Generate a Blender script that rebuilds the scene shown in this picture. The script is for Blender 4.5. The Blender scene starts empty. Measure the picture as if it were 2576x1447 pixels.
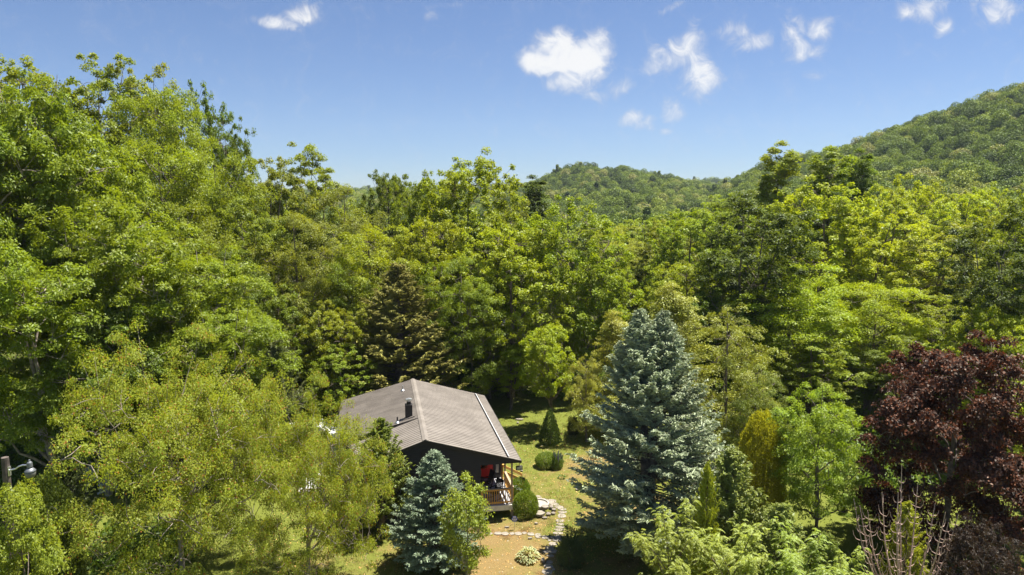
import bpy, bmesh, math, random
import numpy as np
from mathutils import Vector, Matrix

# ------------------------------------------------------------------ camera, sky, sun, exposure
sc = bpy.context.scene
COL = sc.collection
F_PX = 700.0                      # focal length in pixels of a 1024 px wide frame
CAM_H = 18.0
PITCH = math.atan(82 / 700.0)
cam_d = bpy.data.cameras.new("camera")
cam = bpy.data.objects.new("camera", cam_d)
COL.objects.link(cam)
cam.location = (0, 0, CAM_H)
cam.rotation_euler = (math.radians(90) - PITCH, 0, 0)
cam_d.sensor_width = 36
cam_d.lens = 36 * F_PX / 1024
cam_d.clip_start = 0.5
cam_d.clip_end = 12000
sc.camera = cam

def ray(X, Y, s=2.8125):
    """Direction of a photo pixel (full-size pixels by default)."""
    x = (X / s - 512) / F_PX
    y = -(Y / s - 287.5) / F_PX
    return np.array([x, math.cos(PITCH) + y * math.sin(PITCH), -math.sin(PITCH) + y * math.cos(PITCH)])
def G(X, Y, z=0.0):
    r = ray(X, Y)
    t = (z - CAM_H) / r[2]
    return r[0] * t, r[1] * t

SUN = Vector((0.33, 0.16, 1.0)).normalized()
SUN_EL = math.asin(SUN.z)
SUN_AZ = math.atan2(SUN.x, SUN.y)
sd = bpy.data.lights.new("sun", 'SUN')
sd.energy = 4.6
sd.angle = math.radians(0.5)
sd.color = (1.0, 0.955, 0.87)
so = bpy.data.objects.new("sun", sd)
COL.objects.link(so)
so.rotation_euler = (-SUN).to_track_quat('-Z', 'Y').to_euler()
so.location = (60, 40, 120)

sc.view_settings.view_transform = 'Standard'
sc.view_settings.look = 'None'
sc.view_settings.gamma = 1
sc.view_settings.use_curve_mapping = False
sc.view_settings.exposure = 1.4
cy = sc.cycles
cy.max_bounces = 10
cy.diffuse_bounces = 6
cy.glossy_bounces = 2
cy.transmission_bounces = 8
cy.transparent_max_bounces = 6
cy.caustics_reflective = False
cy.caustics_refractive = False
cy.use_denoising = True
cy.sample_clamp_indirect = 4

# node helper
class NT:
    def __init__(s, tree):
        s.t = tree; s.n = tree.nodes; s.l = tree.links
    def add(s, typ, **kw):
        nd = s.n.new(typ)
        for k, v in kw.items(): setattr(nd, k, v)
        return nd
    def link(s, a, b): s.l.new(a, b)
    def val(s, sock, v):
        if isinstance(v, (int, float, tuple, list)): sock.default_value = v
        else: s.link(v, sock)
    def math(s, op, a, b=0.0, c=0.0, clamp=False):
        nd = s.add('ShaderNodeMath', operation=op, use_clamp=clamp)
        s.val(nd.inputs[0], a); s.val(nd.inputs[1], b); s.val(nd.inputs[2], c)
        return nd.outputs[0]
    def mix(s, f, a, b, blend='MIX'):
        nd = s.add('ShaderNodeMix', data_type='RGBA', blend_type=blend)
        s.val(nd.inputs[0], f); s.val(nd.inputs[6], a); s.val(nd.inputs[7], b)
        return nd.outputs[2]
    def noise(s, vec, scale, detail=3, rough=0.5, dist=0.0, out='Fac'):
        nd = s.add('ShaderNodeTexNoise')
        if vec is not None: s.link(vec, nd.inputs['Vector'])
        nd.inputs['Scale'].default_value = scale
        nd.inputs['Detail'].default_value = detail
        nd.inputs['Roughness'].default_value = rough
        nd.inputs['Distortion'].default_value = dist
        return nd.outputs[out]
    def ramp(s, f, stops):
        nd = s.add('ShaderNodeValToRGB')
        s.val(nd.inputs[0], f)
        e = nd.color_ramp.elements
        while len(e) < len(stops): e.new(0.5)
        for k, (p, c) in enumerate(stops):
            e[k].position = p
            e[k].color = (c, c, c, 1) if isinstance(c, (int, float)) else (*c, 1)
        return nd.outputs[0]
    def maprange(s, v, a, b, c=0.0, d=1.0, smooth=True):
        nd = s.add('ShaderNodeMapRange')
        if smooth: nd.interpolation_type = 'SMOOTHSTEP'
        s.val(nd.inputs[0], v)
        for k, x in enumerate((a, b, c, d)): nd.inputs[k + 1].default_value = x
        return nd.outputs[0]

world = bpy.data.worlds.new("World")
sc.world = world
world.use_nodes = True
W = NT(world.node_tree)
W.n.clear()
sky = W.add('ShaderNodeTexSky', sky_type='NISHITA')
sky.sun_disc = False
sky.sun_elevation = SUN_EL
sky.sun_rotation = SUN_AZ
sky.altitude = 900
sky.air_density = 1.0
sky.dust_density = 0.2
sky.ozone_density = 3.0
hsv = W.add('ShaderNodeHueSaturation')
hsv.inputs['Saturation'].default_value = 1.0
hsv.inputs['Value'].default_value = 1.04
W.link(W.mix(1.0, sky.outputs[0], (0.57, 0.62, 0.735, 1), 'MULTIPLY'), hsv.inputs['Color'])
bg = W.add('ShaderNodeBackground')
bg.inputs['Strength'].default_value = 0.06
W.link(hsv.outputs[0], bg.inputs['Color'])
# clouds: soft lumps at fixed compass directions high in the sky, broken by noise
tc = W.add('ShaderNodeTexCoord')
sep = W.add('ShaderNodeSeparateXYZ')
W.link(tc.outputs['Generated'], sep.inputs[0])
yy = W.math('MAXIMUM', sep.outputs[1], 0.05)
cu = W.math('DIVIDE', sep.outputs[0], yy)
cv = W.math('DIVIDE', sep.outputs[2], yy)
cmb = W.add('ShaderNodeCombineXYZ')
W.link(cu, cmb.inputs[0]); W.link(cv, cmb.inputs[1])
wrp = W.noise(cmb.outputs[0], 14.0, 4, 0.55, 0.0, 'Color')
sub = W.add('ShaderNodeVectorMath', operation='SUBTRACT'); W.link(wrp, sub.inputs[0]); sub.inputs[1].default_value = (.5, .5, .5)
scl = W.add('ShaderNodeVectorMath', operation='SCALE'); W.link(sub.outputs[0], scl.inputs[0]); scl.inputs['Scale'].default_value = 0.05
adv = W.add('ShaderNodeVectorMath', operation='ADD'); W.link(cmb.outputs[0], adv.inputs[0]); W.link(scl.outputs[0], adv.inputs[1])
# (photo x, photo y, half width, half height in 2576-px units, density)
CLOUDS = [(1395, 150, 100, 40, 1.25), (1470, 140, 72, 52, 1.3), (1410, 120, 70, 50, 1.15), (1430, 195, 75, 35, 0.75),
          (1495, 110, 45, 36, .9), (1352, 160, 45, 24, .9), (1555, 218, 34, 26, 0.5), (1500, 235, 40, 18, .34),
          (1710, 140, 85, 50, 0.66), (1760, 195, 55, 60, 0.64), (1750, 110, 40, 45, 0.55), (1660, 170, 55, 32, .5),
          (1850, 90, 55, 40, 0.52), (1905, 110, 48, 28, 0.55), (1990, 75, 36, 40, .55), (2055, 75, 42, 36, .6),
          (2010, 125, 60, 32, .5), (2045, 180, 45, 20, .28), (1605, 305, 42, 28, .56), (1690, 290, 36, 32, .54), (1665, 330, 26, 14, .4),
          (700, 40, 75, 20, .6), (765, 25, 45, 36, .66), (740, 50, 50, 18, .5), (1090, 35, 26, 20, .4), (1120, 5, 60, 12, .25),
          (2310, 30, 70, 36, .62), (2390, 80, 30, 30, .45), (2520, 25, 62, 42, .62), (1690, 12, 60, 12, .28)]
def gno(X, Y):
    r = ray(X, Y, 2576 / 1024)
    return r[0] / r[1], r[2] / r[1]
acc = None
for (X, Y, hw, hh, dn) in CLOUDS:
    c = gno(X, Y); ex = gno(X + hw, Y); ey = gno(X, Y - hh)
    m = W.add('ShaderNodeMapping', vector_type='POINT')
    rx, ry = 1.5 * abs(ex[0] - c[0]), 1.5 * abs(ey[1] - c[1])
    m.inputs['Scale'].default_value = (1 / rx, 1 / ry, 0)
    m.inputs['Location'].default_value = (-c[0] / rx, -c[1] / ry, 0)
    W.link(adv.outputs[0], m.inputs['Vector'])
    ln = W.add('ShaderNodeVectorMath', operation='LENGTH'); W.link(m.outputs[0], ln.inputs[0])
    fall = W.maprange(ln.outputs['Value'], 1.0, 0.15, 0.0, dn * (1.2 if dn < .7 else 1.08))
    acc = fall if acc is None else W.math('SMOOTH_MAX', acc, fall, 0.15)
nz = W.noise(cmb.outputs[0], 30.0, 10, 0.66, 1.1)
nz2 = W.math('MULTIPLY_ADD', nz, 1.9, -1.06)
dens = W.math('ADD', acc, nz2)
gate = W.maprange(acc, 0.02, 0.22)
alpha = W.math('MULTIPLY', W.maprange(dens, -0.08, 1.15), gate)
alpha = W.math('MULTIPLY', alpha, 0.98)
bgc = W.add('ShaderNodeBackground')
ccol = W.mix(W.maprange(dens, 0.15, 0.9), (0.25, 0.255, 0.27, 1), (0.36, 0.36, 0.36, 1))
W.link(ccol, bgc.inputs['Color'])
bgc.inputs['Strength'].default_value = 1.0
mxs = W.add('ShaderNodeMixShader')
W.link(alpha, mxs.inputs[0]); W.link(bg.outputs[0], mxs.inputs[1]); W.link(bgc.outputs[0], mxs.inputs[2])
wo = W.add('ShaderNodeOutputWorld')
W.link(mxs.outputs[0], wo.inputs['Surface'])
CLOUD_BG = bgc

# ------------------------------------------------------------------ tagging and mesh helpers
def tag(o, label=None, cat=None, group=None, kind=None):
    if label: o["label"] = label
    if cat: o["category"] = cat
    if group: o["group"] = group
    if kind: o["kind"] = kind
    return o
def empty(name, loc=(0, 0, 0), rz=0.0):
    o = bpy.data.objects.new(name, None)
    COL.objects.link(o)
    o.location = loc; o.rotation_euler = (0, 0, rz)
    o.empty_display_size = 0.3
    return o
def link_mesh(name, me, mat=None, parent=None):
    o = bpy.data.objects.new(name, me)
    COL.objects.link(o)
    if mat is not None: me.materials.append(mat)
    if parent is not None: o.parent = parent
    return o
def np_mesh(name, V, Q=None, T=None, smooth=False):
    """V (n,3); Q (m,4) quads; T (k,3) triangles -> mesh data."""
    me = bpy.data.meshes.new(name)
    Q = np.zeros((0, 4), np.int32) if Q is None else np.asarray(Q, np.int32)
    T = np.zeros((0, 3), np.int32) if T is None else np.asarray(T, np.int32)
    me.vertices.add(len(V)); me.vertices.foreach_set("co", np.asarray(V, np.float32).ravel())
    nl = Q.size + T.size
    me.loops.add(nl); me.loops.foreach_set("vertex_index", np.concatenate([Q.ravel(), T.ravel()]).astype(np.int32))
    npoly = len(Q) + len(T)
    me.polygons.add(npoly)
    starts = np.concatenate([np.arange(len(Q)) * 4, Q.size + np.arange(len(T)) * 3]).astype(np.int32)
    tot = np.concatenate([np.full(len(Q), 4), np.full(len(T), 3)]).astype(np.int32)
    me.polygons.foreach_set("loop_start", starts)
    me.polygons.foreach_set("loop_total", tot)
    if smooth: me.polygons.foreach_set("use_smooth", np.ones(npoly, bool))
    me.update(calc_edges=True)
    return me
class MB:
    """Collects boxes, prisms and tubes into one mesh."""
    def __init__(s): s.V = []; s.Fc = []
    def add(s, vs, fs):
        b = len(s.V)
        s.V += [tuple(v) for v in vs]
        s.Fc += [tuple(i + b for i in f) for f in fs]
    def box(s, x0, x1, y0, y1, z0, z1, M=None):
        vs = [Vector((x, y, z)) for z in (z0, z1) for y in (y0, y1) for x in (x0, x1)]
        if M is not None: vs = [M @ v for v in vs]
        s.add(vs, [(0, 2, 3, 1), (4, 5, 7, 6), (0, 1, 5, 4), (2, 6, 7, 3), (0, 4, 6, 2), (1, 3, 7, 5)])
    def bar(s, a, b, w, h, up=(0, 0, 1)):
        a, b = Vector(a), Vector(b); d = (b - a); L = d.length; d.normalize()
        u = Vector(up); r = d.cross(u)
        if r.length < 1e-4: r = d.cross(Vector((1, 0, 0)))
        r.normalize(); u = r.cross(d)
        M = Matrix(((r.x, d.x, u.x, a.x), (r.y, d.y, u.y, a.y), (r.z, d.z, u.z, a.z), (0, 0, 0, 1)))
        s.box(-w / 2, w / 2, 0, L, -h / 2, h / 2, M)
    def tube(s, pts, rad, n=8, cap=True):
        pts = [Vector(p) for p in pts]
        if isinstance(rad, (int, float)): rad = [rad] * len(pts)
        rings = []
        for i, p in enumerate(pts):
            d = (pts[min(i + 1, len(pts) - 1)] - pts[max(i - 1, 0)]).normalized()
            a = d.cross(Vector((0, 0, 1)))
            if a.length < 1e-3: a = d.cross(Vector((1, 0, 0)))
            a.normalize(); b = d.cross(a)
            rings.append([p + (a * math.cos(k * 2 * math.pi / n) + b * math.sin(k * 2 * math.pi / n)) * rad[i] for k in range(n)])
        vs = [v for r in rings for v in r]; fs = []
        for i in range(len(pts) - 1):
            for k in range(n):
                fs.append((i * n + k, i * n + (k + 1) % n, (i + 1) * n + (k + 1) % n, (i + 1) * n + k))
        if cap:
            fs.append(tuple(reversed(range(n)))); fs.append(tuple(range((len(pts) - 1) * n, len(pts) * n)))
        s.add(vs, fs)
    def prism(s, poly, axis, a, b):
        """Extrude a closed 2D polygon along an axis from a to b."""
        def P(p, t):
            return {'x': (t, p[0], p[1]), 'y': (p[0], t, p[1]), 'z': (p[0], p[1], t)}[axis]
        n = len(poly)
        vs = [P(p, a) for p in poly] + [P(p, b) for p in poly]
        fs = [tuple(range(n)), tuple(range(2 * n - 1, n - 1, -1))] + [(i, i + n, (i + 1) % n + n, (i + 1) % n) for i in range(n)]
        s.add(vs, fs)
    def lathe(s, prof, c=(0, 0, 0), n=16):
        vs = []; fs = []
        for (r, z) in prof:
            for k in range(n):
                t = 2 * math.pi * k / n
                vs.append((c[0] + r * math.cos(t), c[1] + r * math.sin(t), c[2] + z))
        for i in range(len(prof) - 1):
            for k in range(n):
                fs.append((i * n + k, i * n + (k + 1) % n, (i + 1) * n + (k + 1) % n, (i + 1) * n + k))
        fs.append(tuple(reversed(range(n)))); fs.append(tuple(range((len(prof) - 1) * n, len(prof) * n)))
        s.add(vs, fs)
    def build(s, name, mat, parent=None, bevel=0.0, smooth=False, M=None):
        me = bpy.data.meshes.new(name)
        V = [M @ Vector(v) for v in s.V] if M is not None else s.V
        me.from_pydata([tuple(v) for v in V], [], s.Fc)
        me.update()
        bm = bmesh.new(); bm.from_mesh(me)
        bmesh.ops.recalc_face_normals(bm, faces=bm.faces)
        bm.to_mesh(me); bm.free()
        if smooth:
            for p in me.polygons: p.use_smooth = True
        o = link_mesh(name, me, mat, parent)
        if bevel > 0:
            b = o.modifiers.new("bevel", 'BEVEL'); b.width = bevel; b.segments = 2; b.limit_method = 'ANGLE'
        return o

# ------------------------------------------------------------------ materials
def principled(name, color, rough=0.6, metal=0.0, noise_amt=0.12, noise_scale=6.0, spec=0.4, bump=0.0, bump_scale=40.0):
    m = bpy.data.materials.new(name); m.use_nodes = True
    t = NT(m.node_tree); b = t.n['Principled BSDF']
    co = t.add('ShaderNodeTexCoord')
    n = t.noise(co.outputs['Object'], noise_scale, 6, 0.6)
    lo = tuple(max(0, c * (1 - noise_amt)) for c in color); hi = tuple(min(1, c * (1 + noise_amt)) for c in color)
    t.link(t.mix(t.maprange(n, 0.3, 0.7), (*lo, 1), (*hi, 1)), b.inputs['Base Color'])
    b.inputs['Roughness'].default_value = rough
    b.inputs['Metallic'].default_value = metal
    b.inputs['Specular IOR Level'].default_value = spec
    if bump:
        bn = t.noise(co.outputs['Object'], bump_scale, 4, 0.6)
        bp = t.add('ShaderNodeBump'); bp.inputs['Strength'].default_value = bump; bp.inputs['Distance'].default_value = 0.02
        t.link(bn, bp.inputs['Height']); t.link(bp.outputs[0], b.inputs['Normal'])
    return m

def leaf_material(name, trans=0.5, hue_var=0.03, spread=0.35, tip=None, tip_amt=0.0, gloss=0.022, warm=(1.15, 1.08, 0.5), fixed=None, per_instance=False):
    """Leaves: diffuse + translucent + a little sheen; colour comes from each tree's object colour, varied leaf by leaf and spray by spray."""
    m = bpy.data.materials.new(name); m.use_nodes = True
    t = NT(m.node_tree); t.n.clear()
    oi = t.add('ShaderNodeObjectInfo'); ge = t.add('ShaderNodeNewGeometry'); co = t.add('ShaderNodeTexCoord')
    col = oi.outputs['Color'] if fixed is None else (*fixed, 1)
    if per_instance:
        r = oi.outputs['Random']
        col = t.ramp(r, per_instance)
    hs = t.add('ShaderNodeHueSaturation')
    if fixed is None or per_instance: t.link(col, hs.inputs['Color'])
    else: hs.inputs['Color'].default_value = col
    rnd = ge.outputs['Random Per Island']
    big = t.noise(co.outputs['Object'], 0.55, 2, 0.5)
    v = t.math('MULTIPLY_ADD', rnd, spread * 1.8, (1.0 - spread / 2) * 1.8)
    v = t.math('MULTIPLY', v, t.math('MULTIPLY_ADD', big, 0.5, 0.75))
    t.link(v, hs.inputs['Value'])
    t.link(t.math('MULTIPLY_ADD', big, hue_var, 0.5 - hue_var / 2), hs.inputs['Hue'])
    c = hs.outputs[0]
    if tip is not None:
        wn = t.add('ShaderNodeTexWhiteNoise', noise_dimensions='1D'); t.link(rnd, wn.inputs['W'])
        c = t.mix(t.math('LESS_THAN', wn.outputs[0], tip_amt), c, (*tip, 1))
    df = t.add('ShaderNodeBsdfDiffuse'); t.link(c, df.inputs['Color'])
    tr = t.add('ShaderNodeBsdfTranslucent')
    t.link(t.mix(1.0, c, (*warm, 1), 'MULTIPLY'), tr.inputs['Color'])
    ms = t.add('ShaderNodeMixShader'); ms.inputs[0].default_value = trans
    t.link(df.outputs[0], ms.inputs[1]); t.link(tr.outputs[0], ms.inputs[2])
    gl = t.add('ShaderNodeBsdfAnisotropic'); gl.inputs['Roughness'].default_value = 0.5
    gl.inputs['Color'].default_value = (0.9, 0.95, 0.9, 1)
    mg = t.add('ShaderNodeMixShader'); mg.inputs[0].default_value = gloss
    t.link(ms.outputs[0], mg.inputs[1]); t.link(gl.outputs[0], mg.inputs[2])
    o = t.add('ShaderNodeOutputMaterial'); t.link(mg.outputs[0], o.inputs['Surface'])
    return m

M_LEAF = leaf_material("broad_leaf")
M_LEAF_TIP = leaf_material("tipped_leaf", trans=0.5, tip=(0.36, 0.16, 0.04), tip_amt=0.05, gloss=0.012)
M_NEEDLE = leaf_material("needle", trans=0.12, spread=0.5, gloss=0.018, warm=(1.1, 1.05, 0.8))
M_SPRAY = leaf_material("hemlock_spray", trans=0.35, spread=0.4, gloss=0.04)
M_RED = leaf_material("maple_red_leaf", trans=0.25, hue_var=0.0, spread=0.7, tip=(0.17, 0.062, 0.028), tip_amt=0.30, gloss=0.02, warm=(1.2, 0.8, 0.6))
M_BARK = principled("bark", (0.17, 0.135, 0.105), 0.9, noise_amt=0.45, noise_scale=5, bump=0.6, bump_scale=14)
M_BARK_PALE = principled("pale_bark", (0.30, 0.25, 0.20), 0.9, noise_amt=0.4, noise_scale=4, bump=0.5, bump_scale=14)
M_TWIG = principled("bare_twig", (0.50, 0.35, 0.28), 0.85, noise_amt=0.3, noise_scale=9)

# ------------------------------------------------------------------ ground
def sstep(a, b, x):
    t = np.clip((x - a) / (b - a), 0, 1)
    return t * t * (3 - 2 * t)
# ridge lines: photo column (2576) -> row of the tree tops; distance of the ridge
def ridge_el(cols, rows, X):
    return np.interp(X, cols, rows)
def col_of(x, y):
    """photo column (2576) of a compass bearing; bearings behind are clamped."""
    az = np.arctan2(x, np.maximum(y, 1e-3))
    return 1288 + np.tan(np.clip(az, -1.2, 1.2)) * 2.5156 * 704.8
def el_of_row(row):
    return np.tan(np.arctan((287.5 - row / 2.5156) / 700.0) - PITCH)
HILLS = [  # cols, rows, ridge distance, foot distance, canopy height
    ([-3000, 200, 880, 1150, 1340, 1380, 1420, 1480, 1560, 1620, 1680, 1740, 1800, 1900, 2100, 2500, 6000],
     [500, 500, 494, 496, 470, 452, 440, 431, 434, 442, 454, 464, 474, 500, 540, 560, 560], 720.0, 330.0, 8.0),
    ([-3000, 1500, 1700, 1790, 1850, 1900, 1950, 2000, 2080, 2150, 2220, 2300, 2400, 2500, 2576, 2750, 3100, 6000],
     [560, 560, 540, 500, 466, 442, 425, 410, 397, 372, 345, 316, 282, 252, 232, 190, 170, 220], 600.0, 230.0, 8.0),
    ([-3000, 300, 1500, 1850, 1900, 3000, 6000], [500, 500, 480, 466, 470, 500, 500], 1500.0, 900.0, 9.0),
]
def terrain(x, y):
    x = np.asarray(x, float); y = np.asarray(y, float)
    d = np.hypot(x, y)
    z = np.zeros(np.broadcast(x, y).shape)
    # wooded bank rising on the left, beyond the yard
    z = z + 0.26 * np.maximum(0, np.minimum(-x - 24, 60)) * sstep(52, 78, y) * sstep(190, 95, y)
    wob = 1.2 * np.sin(x * 0.045 + 1.3) * np.cos(y * 0.038) * sstep(75, 130, d)
    z = z + wob
    X = col_of(x, y)
    for cols, rows, R, foot, can in HILLS:
        top = CAM_H + R * el_of_row(ridge_el(cols, rows, X)) * np.maximum(y, 1) / np.maximum(d, 1) - can
        lump = 3.5 * np.sin(x * 0.021 + 0.7 * np.sin(y * .013)) * np.cos(y * 0.017 + x * .006)
        s = sstep(foot - 60, R, d) ** 1.15
        back = 1 - 0.5 * sstep(R, R * 1.7, d)
        h = (top * back + lump * (s * (1 - s)) * 4) * s
        h = np.where(y > 0, h, h * 0.2)
        z = np.maximum(z, h) if R > 1000 else np.maximum(z, h) + 0.0
    return z

def build_ground():
    r = np.concatenate([np.linspace(3, 90, 60), np.geomspace(92, 3500, 120)])
    a = np.radians(np.linspace(-180, 180, 361))[:-1]
    RR, AA = np.meshgrid(r, a, indexing='ij')
    x = RR * np.sin(AA); y = RR * np.cos(AA)
    z = terrain(x, y)
    V = np.stack([x, y, z], -1).reshape(-1, 3)
    V = np.vstack([V, [[0, 0, 0]]])
    nr, na = RR.shape
    i = np.arange(nr - 1)[:, None]; k = np.arange(na)[None, :]
    q = np.stack([i * na + k + 0 * i, i * na + (k + 1) % na, (i + 1) * na + (k + 1) % na, (i + 1) * na + k], -1).reshape(-1, 4)
    kk = np.arange(na)
    T = np.stack([np.full(na, nr * na), (kk + 1) % na, kk], -1)
    me = np_mesh("ground", V, q[:, ::-1], T[:, ::-1], smooth=True)
    m = bpy.data.materials.new("yard_ground"); m.use_nodes = True
    t = NT(m.node_tree); b = t.n['Principled BSDF']
    ge = t.add('ShaderNodeNewGeometry'); P = ge.outputs['Position']
    n1 = t.noise(P, 0.16, 4, 0.55, 0.5); n2 = t.noise(P, 0.9, 6, 0.65, 0.3); n3 = t.noise(P, 7.0, 5, 0.7); n4 = t.noise(P, 22.0, 3, 0.6)
    straw = t.mix(n3, (0.155, 0.098, 0.034, 1), (0.31, 0.222, 0.092, 1))
    straw = t.mix(t.maprange(n4, 0.55, 0.75), straw, (0.40, 0.31, 0.17, 1))
    grass = t.mix(n3, (0.09, 0.115, 0.016, 1), (0.20, 0.215, 0.042, 1))
    sp = t.add('ShaderNodeSeparateXYZ'); t.link(P, sp.inputs[0])
    lawn = t.math('MAXIMUM', t.maprange(sp.outputs[1], 49.0, 57.0, 0.0, 0.50), t.maprange(sp.outputs[0], 8.0, 13.0, 0.0, 0.5))  # lawn green; on the right it also stands in for shade
    west = t.maprange(sp.outputs[0], -7.0, -14.0, 0.0, 0.22)
    g = t.math('ADD', t.math('MULTIPLY_ADD', n1, 0.9, -0.05), t.math('MULTIPLY', n2, 0.55))
    g = t.math('ADD', g, t.math('ADD', lawn, west))
    g = t.maprange(t.math('ADD', g, t.math('MULTIPLY_ADD', n4, 0.6, -0.3)), 0.52, 0.80)
    mul = t.maprange(t.noise(P, 0.42, 5, 0.65, 0.8), 0.56, 0.66)
    straw = t.mix(mul, straw, t.mix(n3, (0.09, 0.05, 0.022, 1), (0.20, 0.115, 0.045, 1)))
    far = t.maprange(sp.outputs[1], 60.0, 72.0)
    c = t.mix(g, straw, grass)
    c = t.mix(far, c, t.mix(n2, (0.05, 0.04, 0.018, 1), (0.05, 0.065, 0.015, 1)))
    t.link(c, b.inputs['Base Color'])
    b.inputs['Roughness'].default_value = 0.95
    b.inputs['Specular IOR Level'].default_value = 0.1
    bp = t.add('ShaderNodeBump'); bp.inputs['Strength'].default_value = 0.9; bp.inputs['Distance'].default_value = 0.06
    t.link(t.math('ADD', n4, n3), bp.inputs['Height']); t.link(bp.outputs[0], b.inputs['Normal'])
    o = link_mesh("ground", me, m)
    tag(o, kind="structure")
build_ground()

# ------------------------------------------------------------------ foliage builders (numpy)
def unit(v): return v / np.maximum(np.linalg.norm(v, axis=-1, keepdims=True), 1e-9)
def leaf_quads(c, d, n, L, Wd, fold=0.15):
    """Rhombic leaves: centre c, long axis d, normal n."""
    d = unit(d); s = unit(np.cross(n, d)); n = np.cross(d, s)
    L = np.broadcast_to(np.asarray(L, float), (len(c),))[:, None]; Wd = np.broadcast_to(np.asarray(Wd, float), (len(c),))[:, None]
    V = np.stack([c - d * L * .5, c + s * Wd * .5 + n * Wd * fold - d * L * .06, c + d * L * .5 - n * L * 0.1, c - s * Wd * .5 + n * Wd * fold - d * L * .06], 1)
    return V.reshape(-1, 3)
def quads_index(nv): return np.arange(nv).reshape(-1, 4)
def rand_dirs(rng, n): return unit(rng.normal(size=(n, 3)))
def np_tube(pts, rad, n=5):
    mb = MB(); mb.tube(pts, list(rad), n, cap=False); return mb
def curve_pts(a, b, bow, k=5):
    a, b, bow = np.array(a), np.array(b), np.array(bow)
    t = np.linspace(0, 1, k)[:, None]
    return a + (b - a) * t + bow * (4 * t * (1 - t)) * 0.5

class Proto:
    """A kind of tree: meshes for trunk and crown plus its own height and width."""
    def __init__(s, trunk, crown, H, W): s.trunk = trunk; s.crown = crown; s.H = H; s.W = W
HPCT = 98.8
def finish(name, mb, leafV, H, Wd, leaf_mat, bark_mat):
    tm = bpy.data.meshes.new(name + "_trunk"); tm.from_pydata(mb.V, [], mb.Fc); tm.update()
    tm.polygons.foreach_set("use_smooth", np.ones(len(tm.polygons), bool))
    tm.materials.append(bark_mat)
    cm = np_mesh(name + "_crown", leafV, quads_index(len(leafV)))
    cm.materials.append(leaf_mat)
    cx, cy_ = np.median(leafV[:, 0]), np.median(leafV[:, 1])
    Wa = 2 * np.percentile(np.hypot(leafV[:, 0] - cx, leafV[:, 1] - cy_), 96.5)
    return Proto(tm, cm, float(np.percentile(leafV[:, 2], HPCT)), float(Wa))

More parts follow.
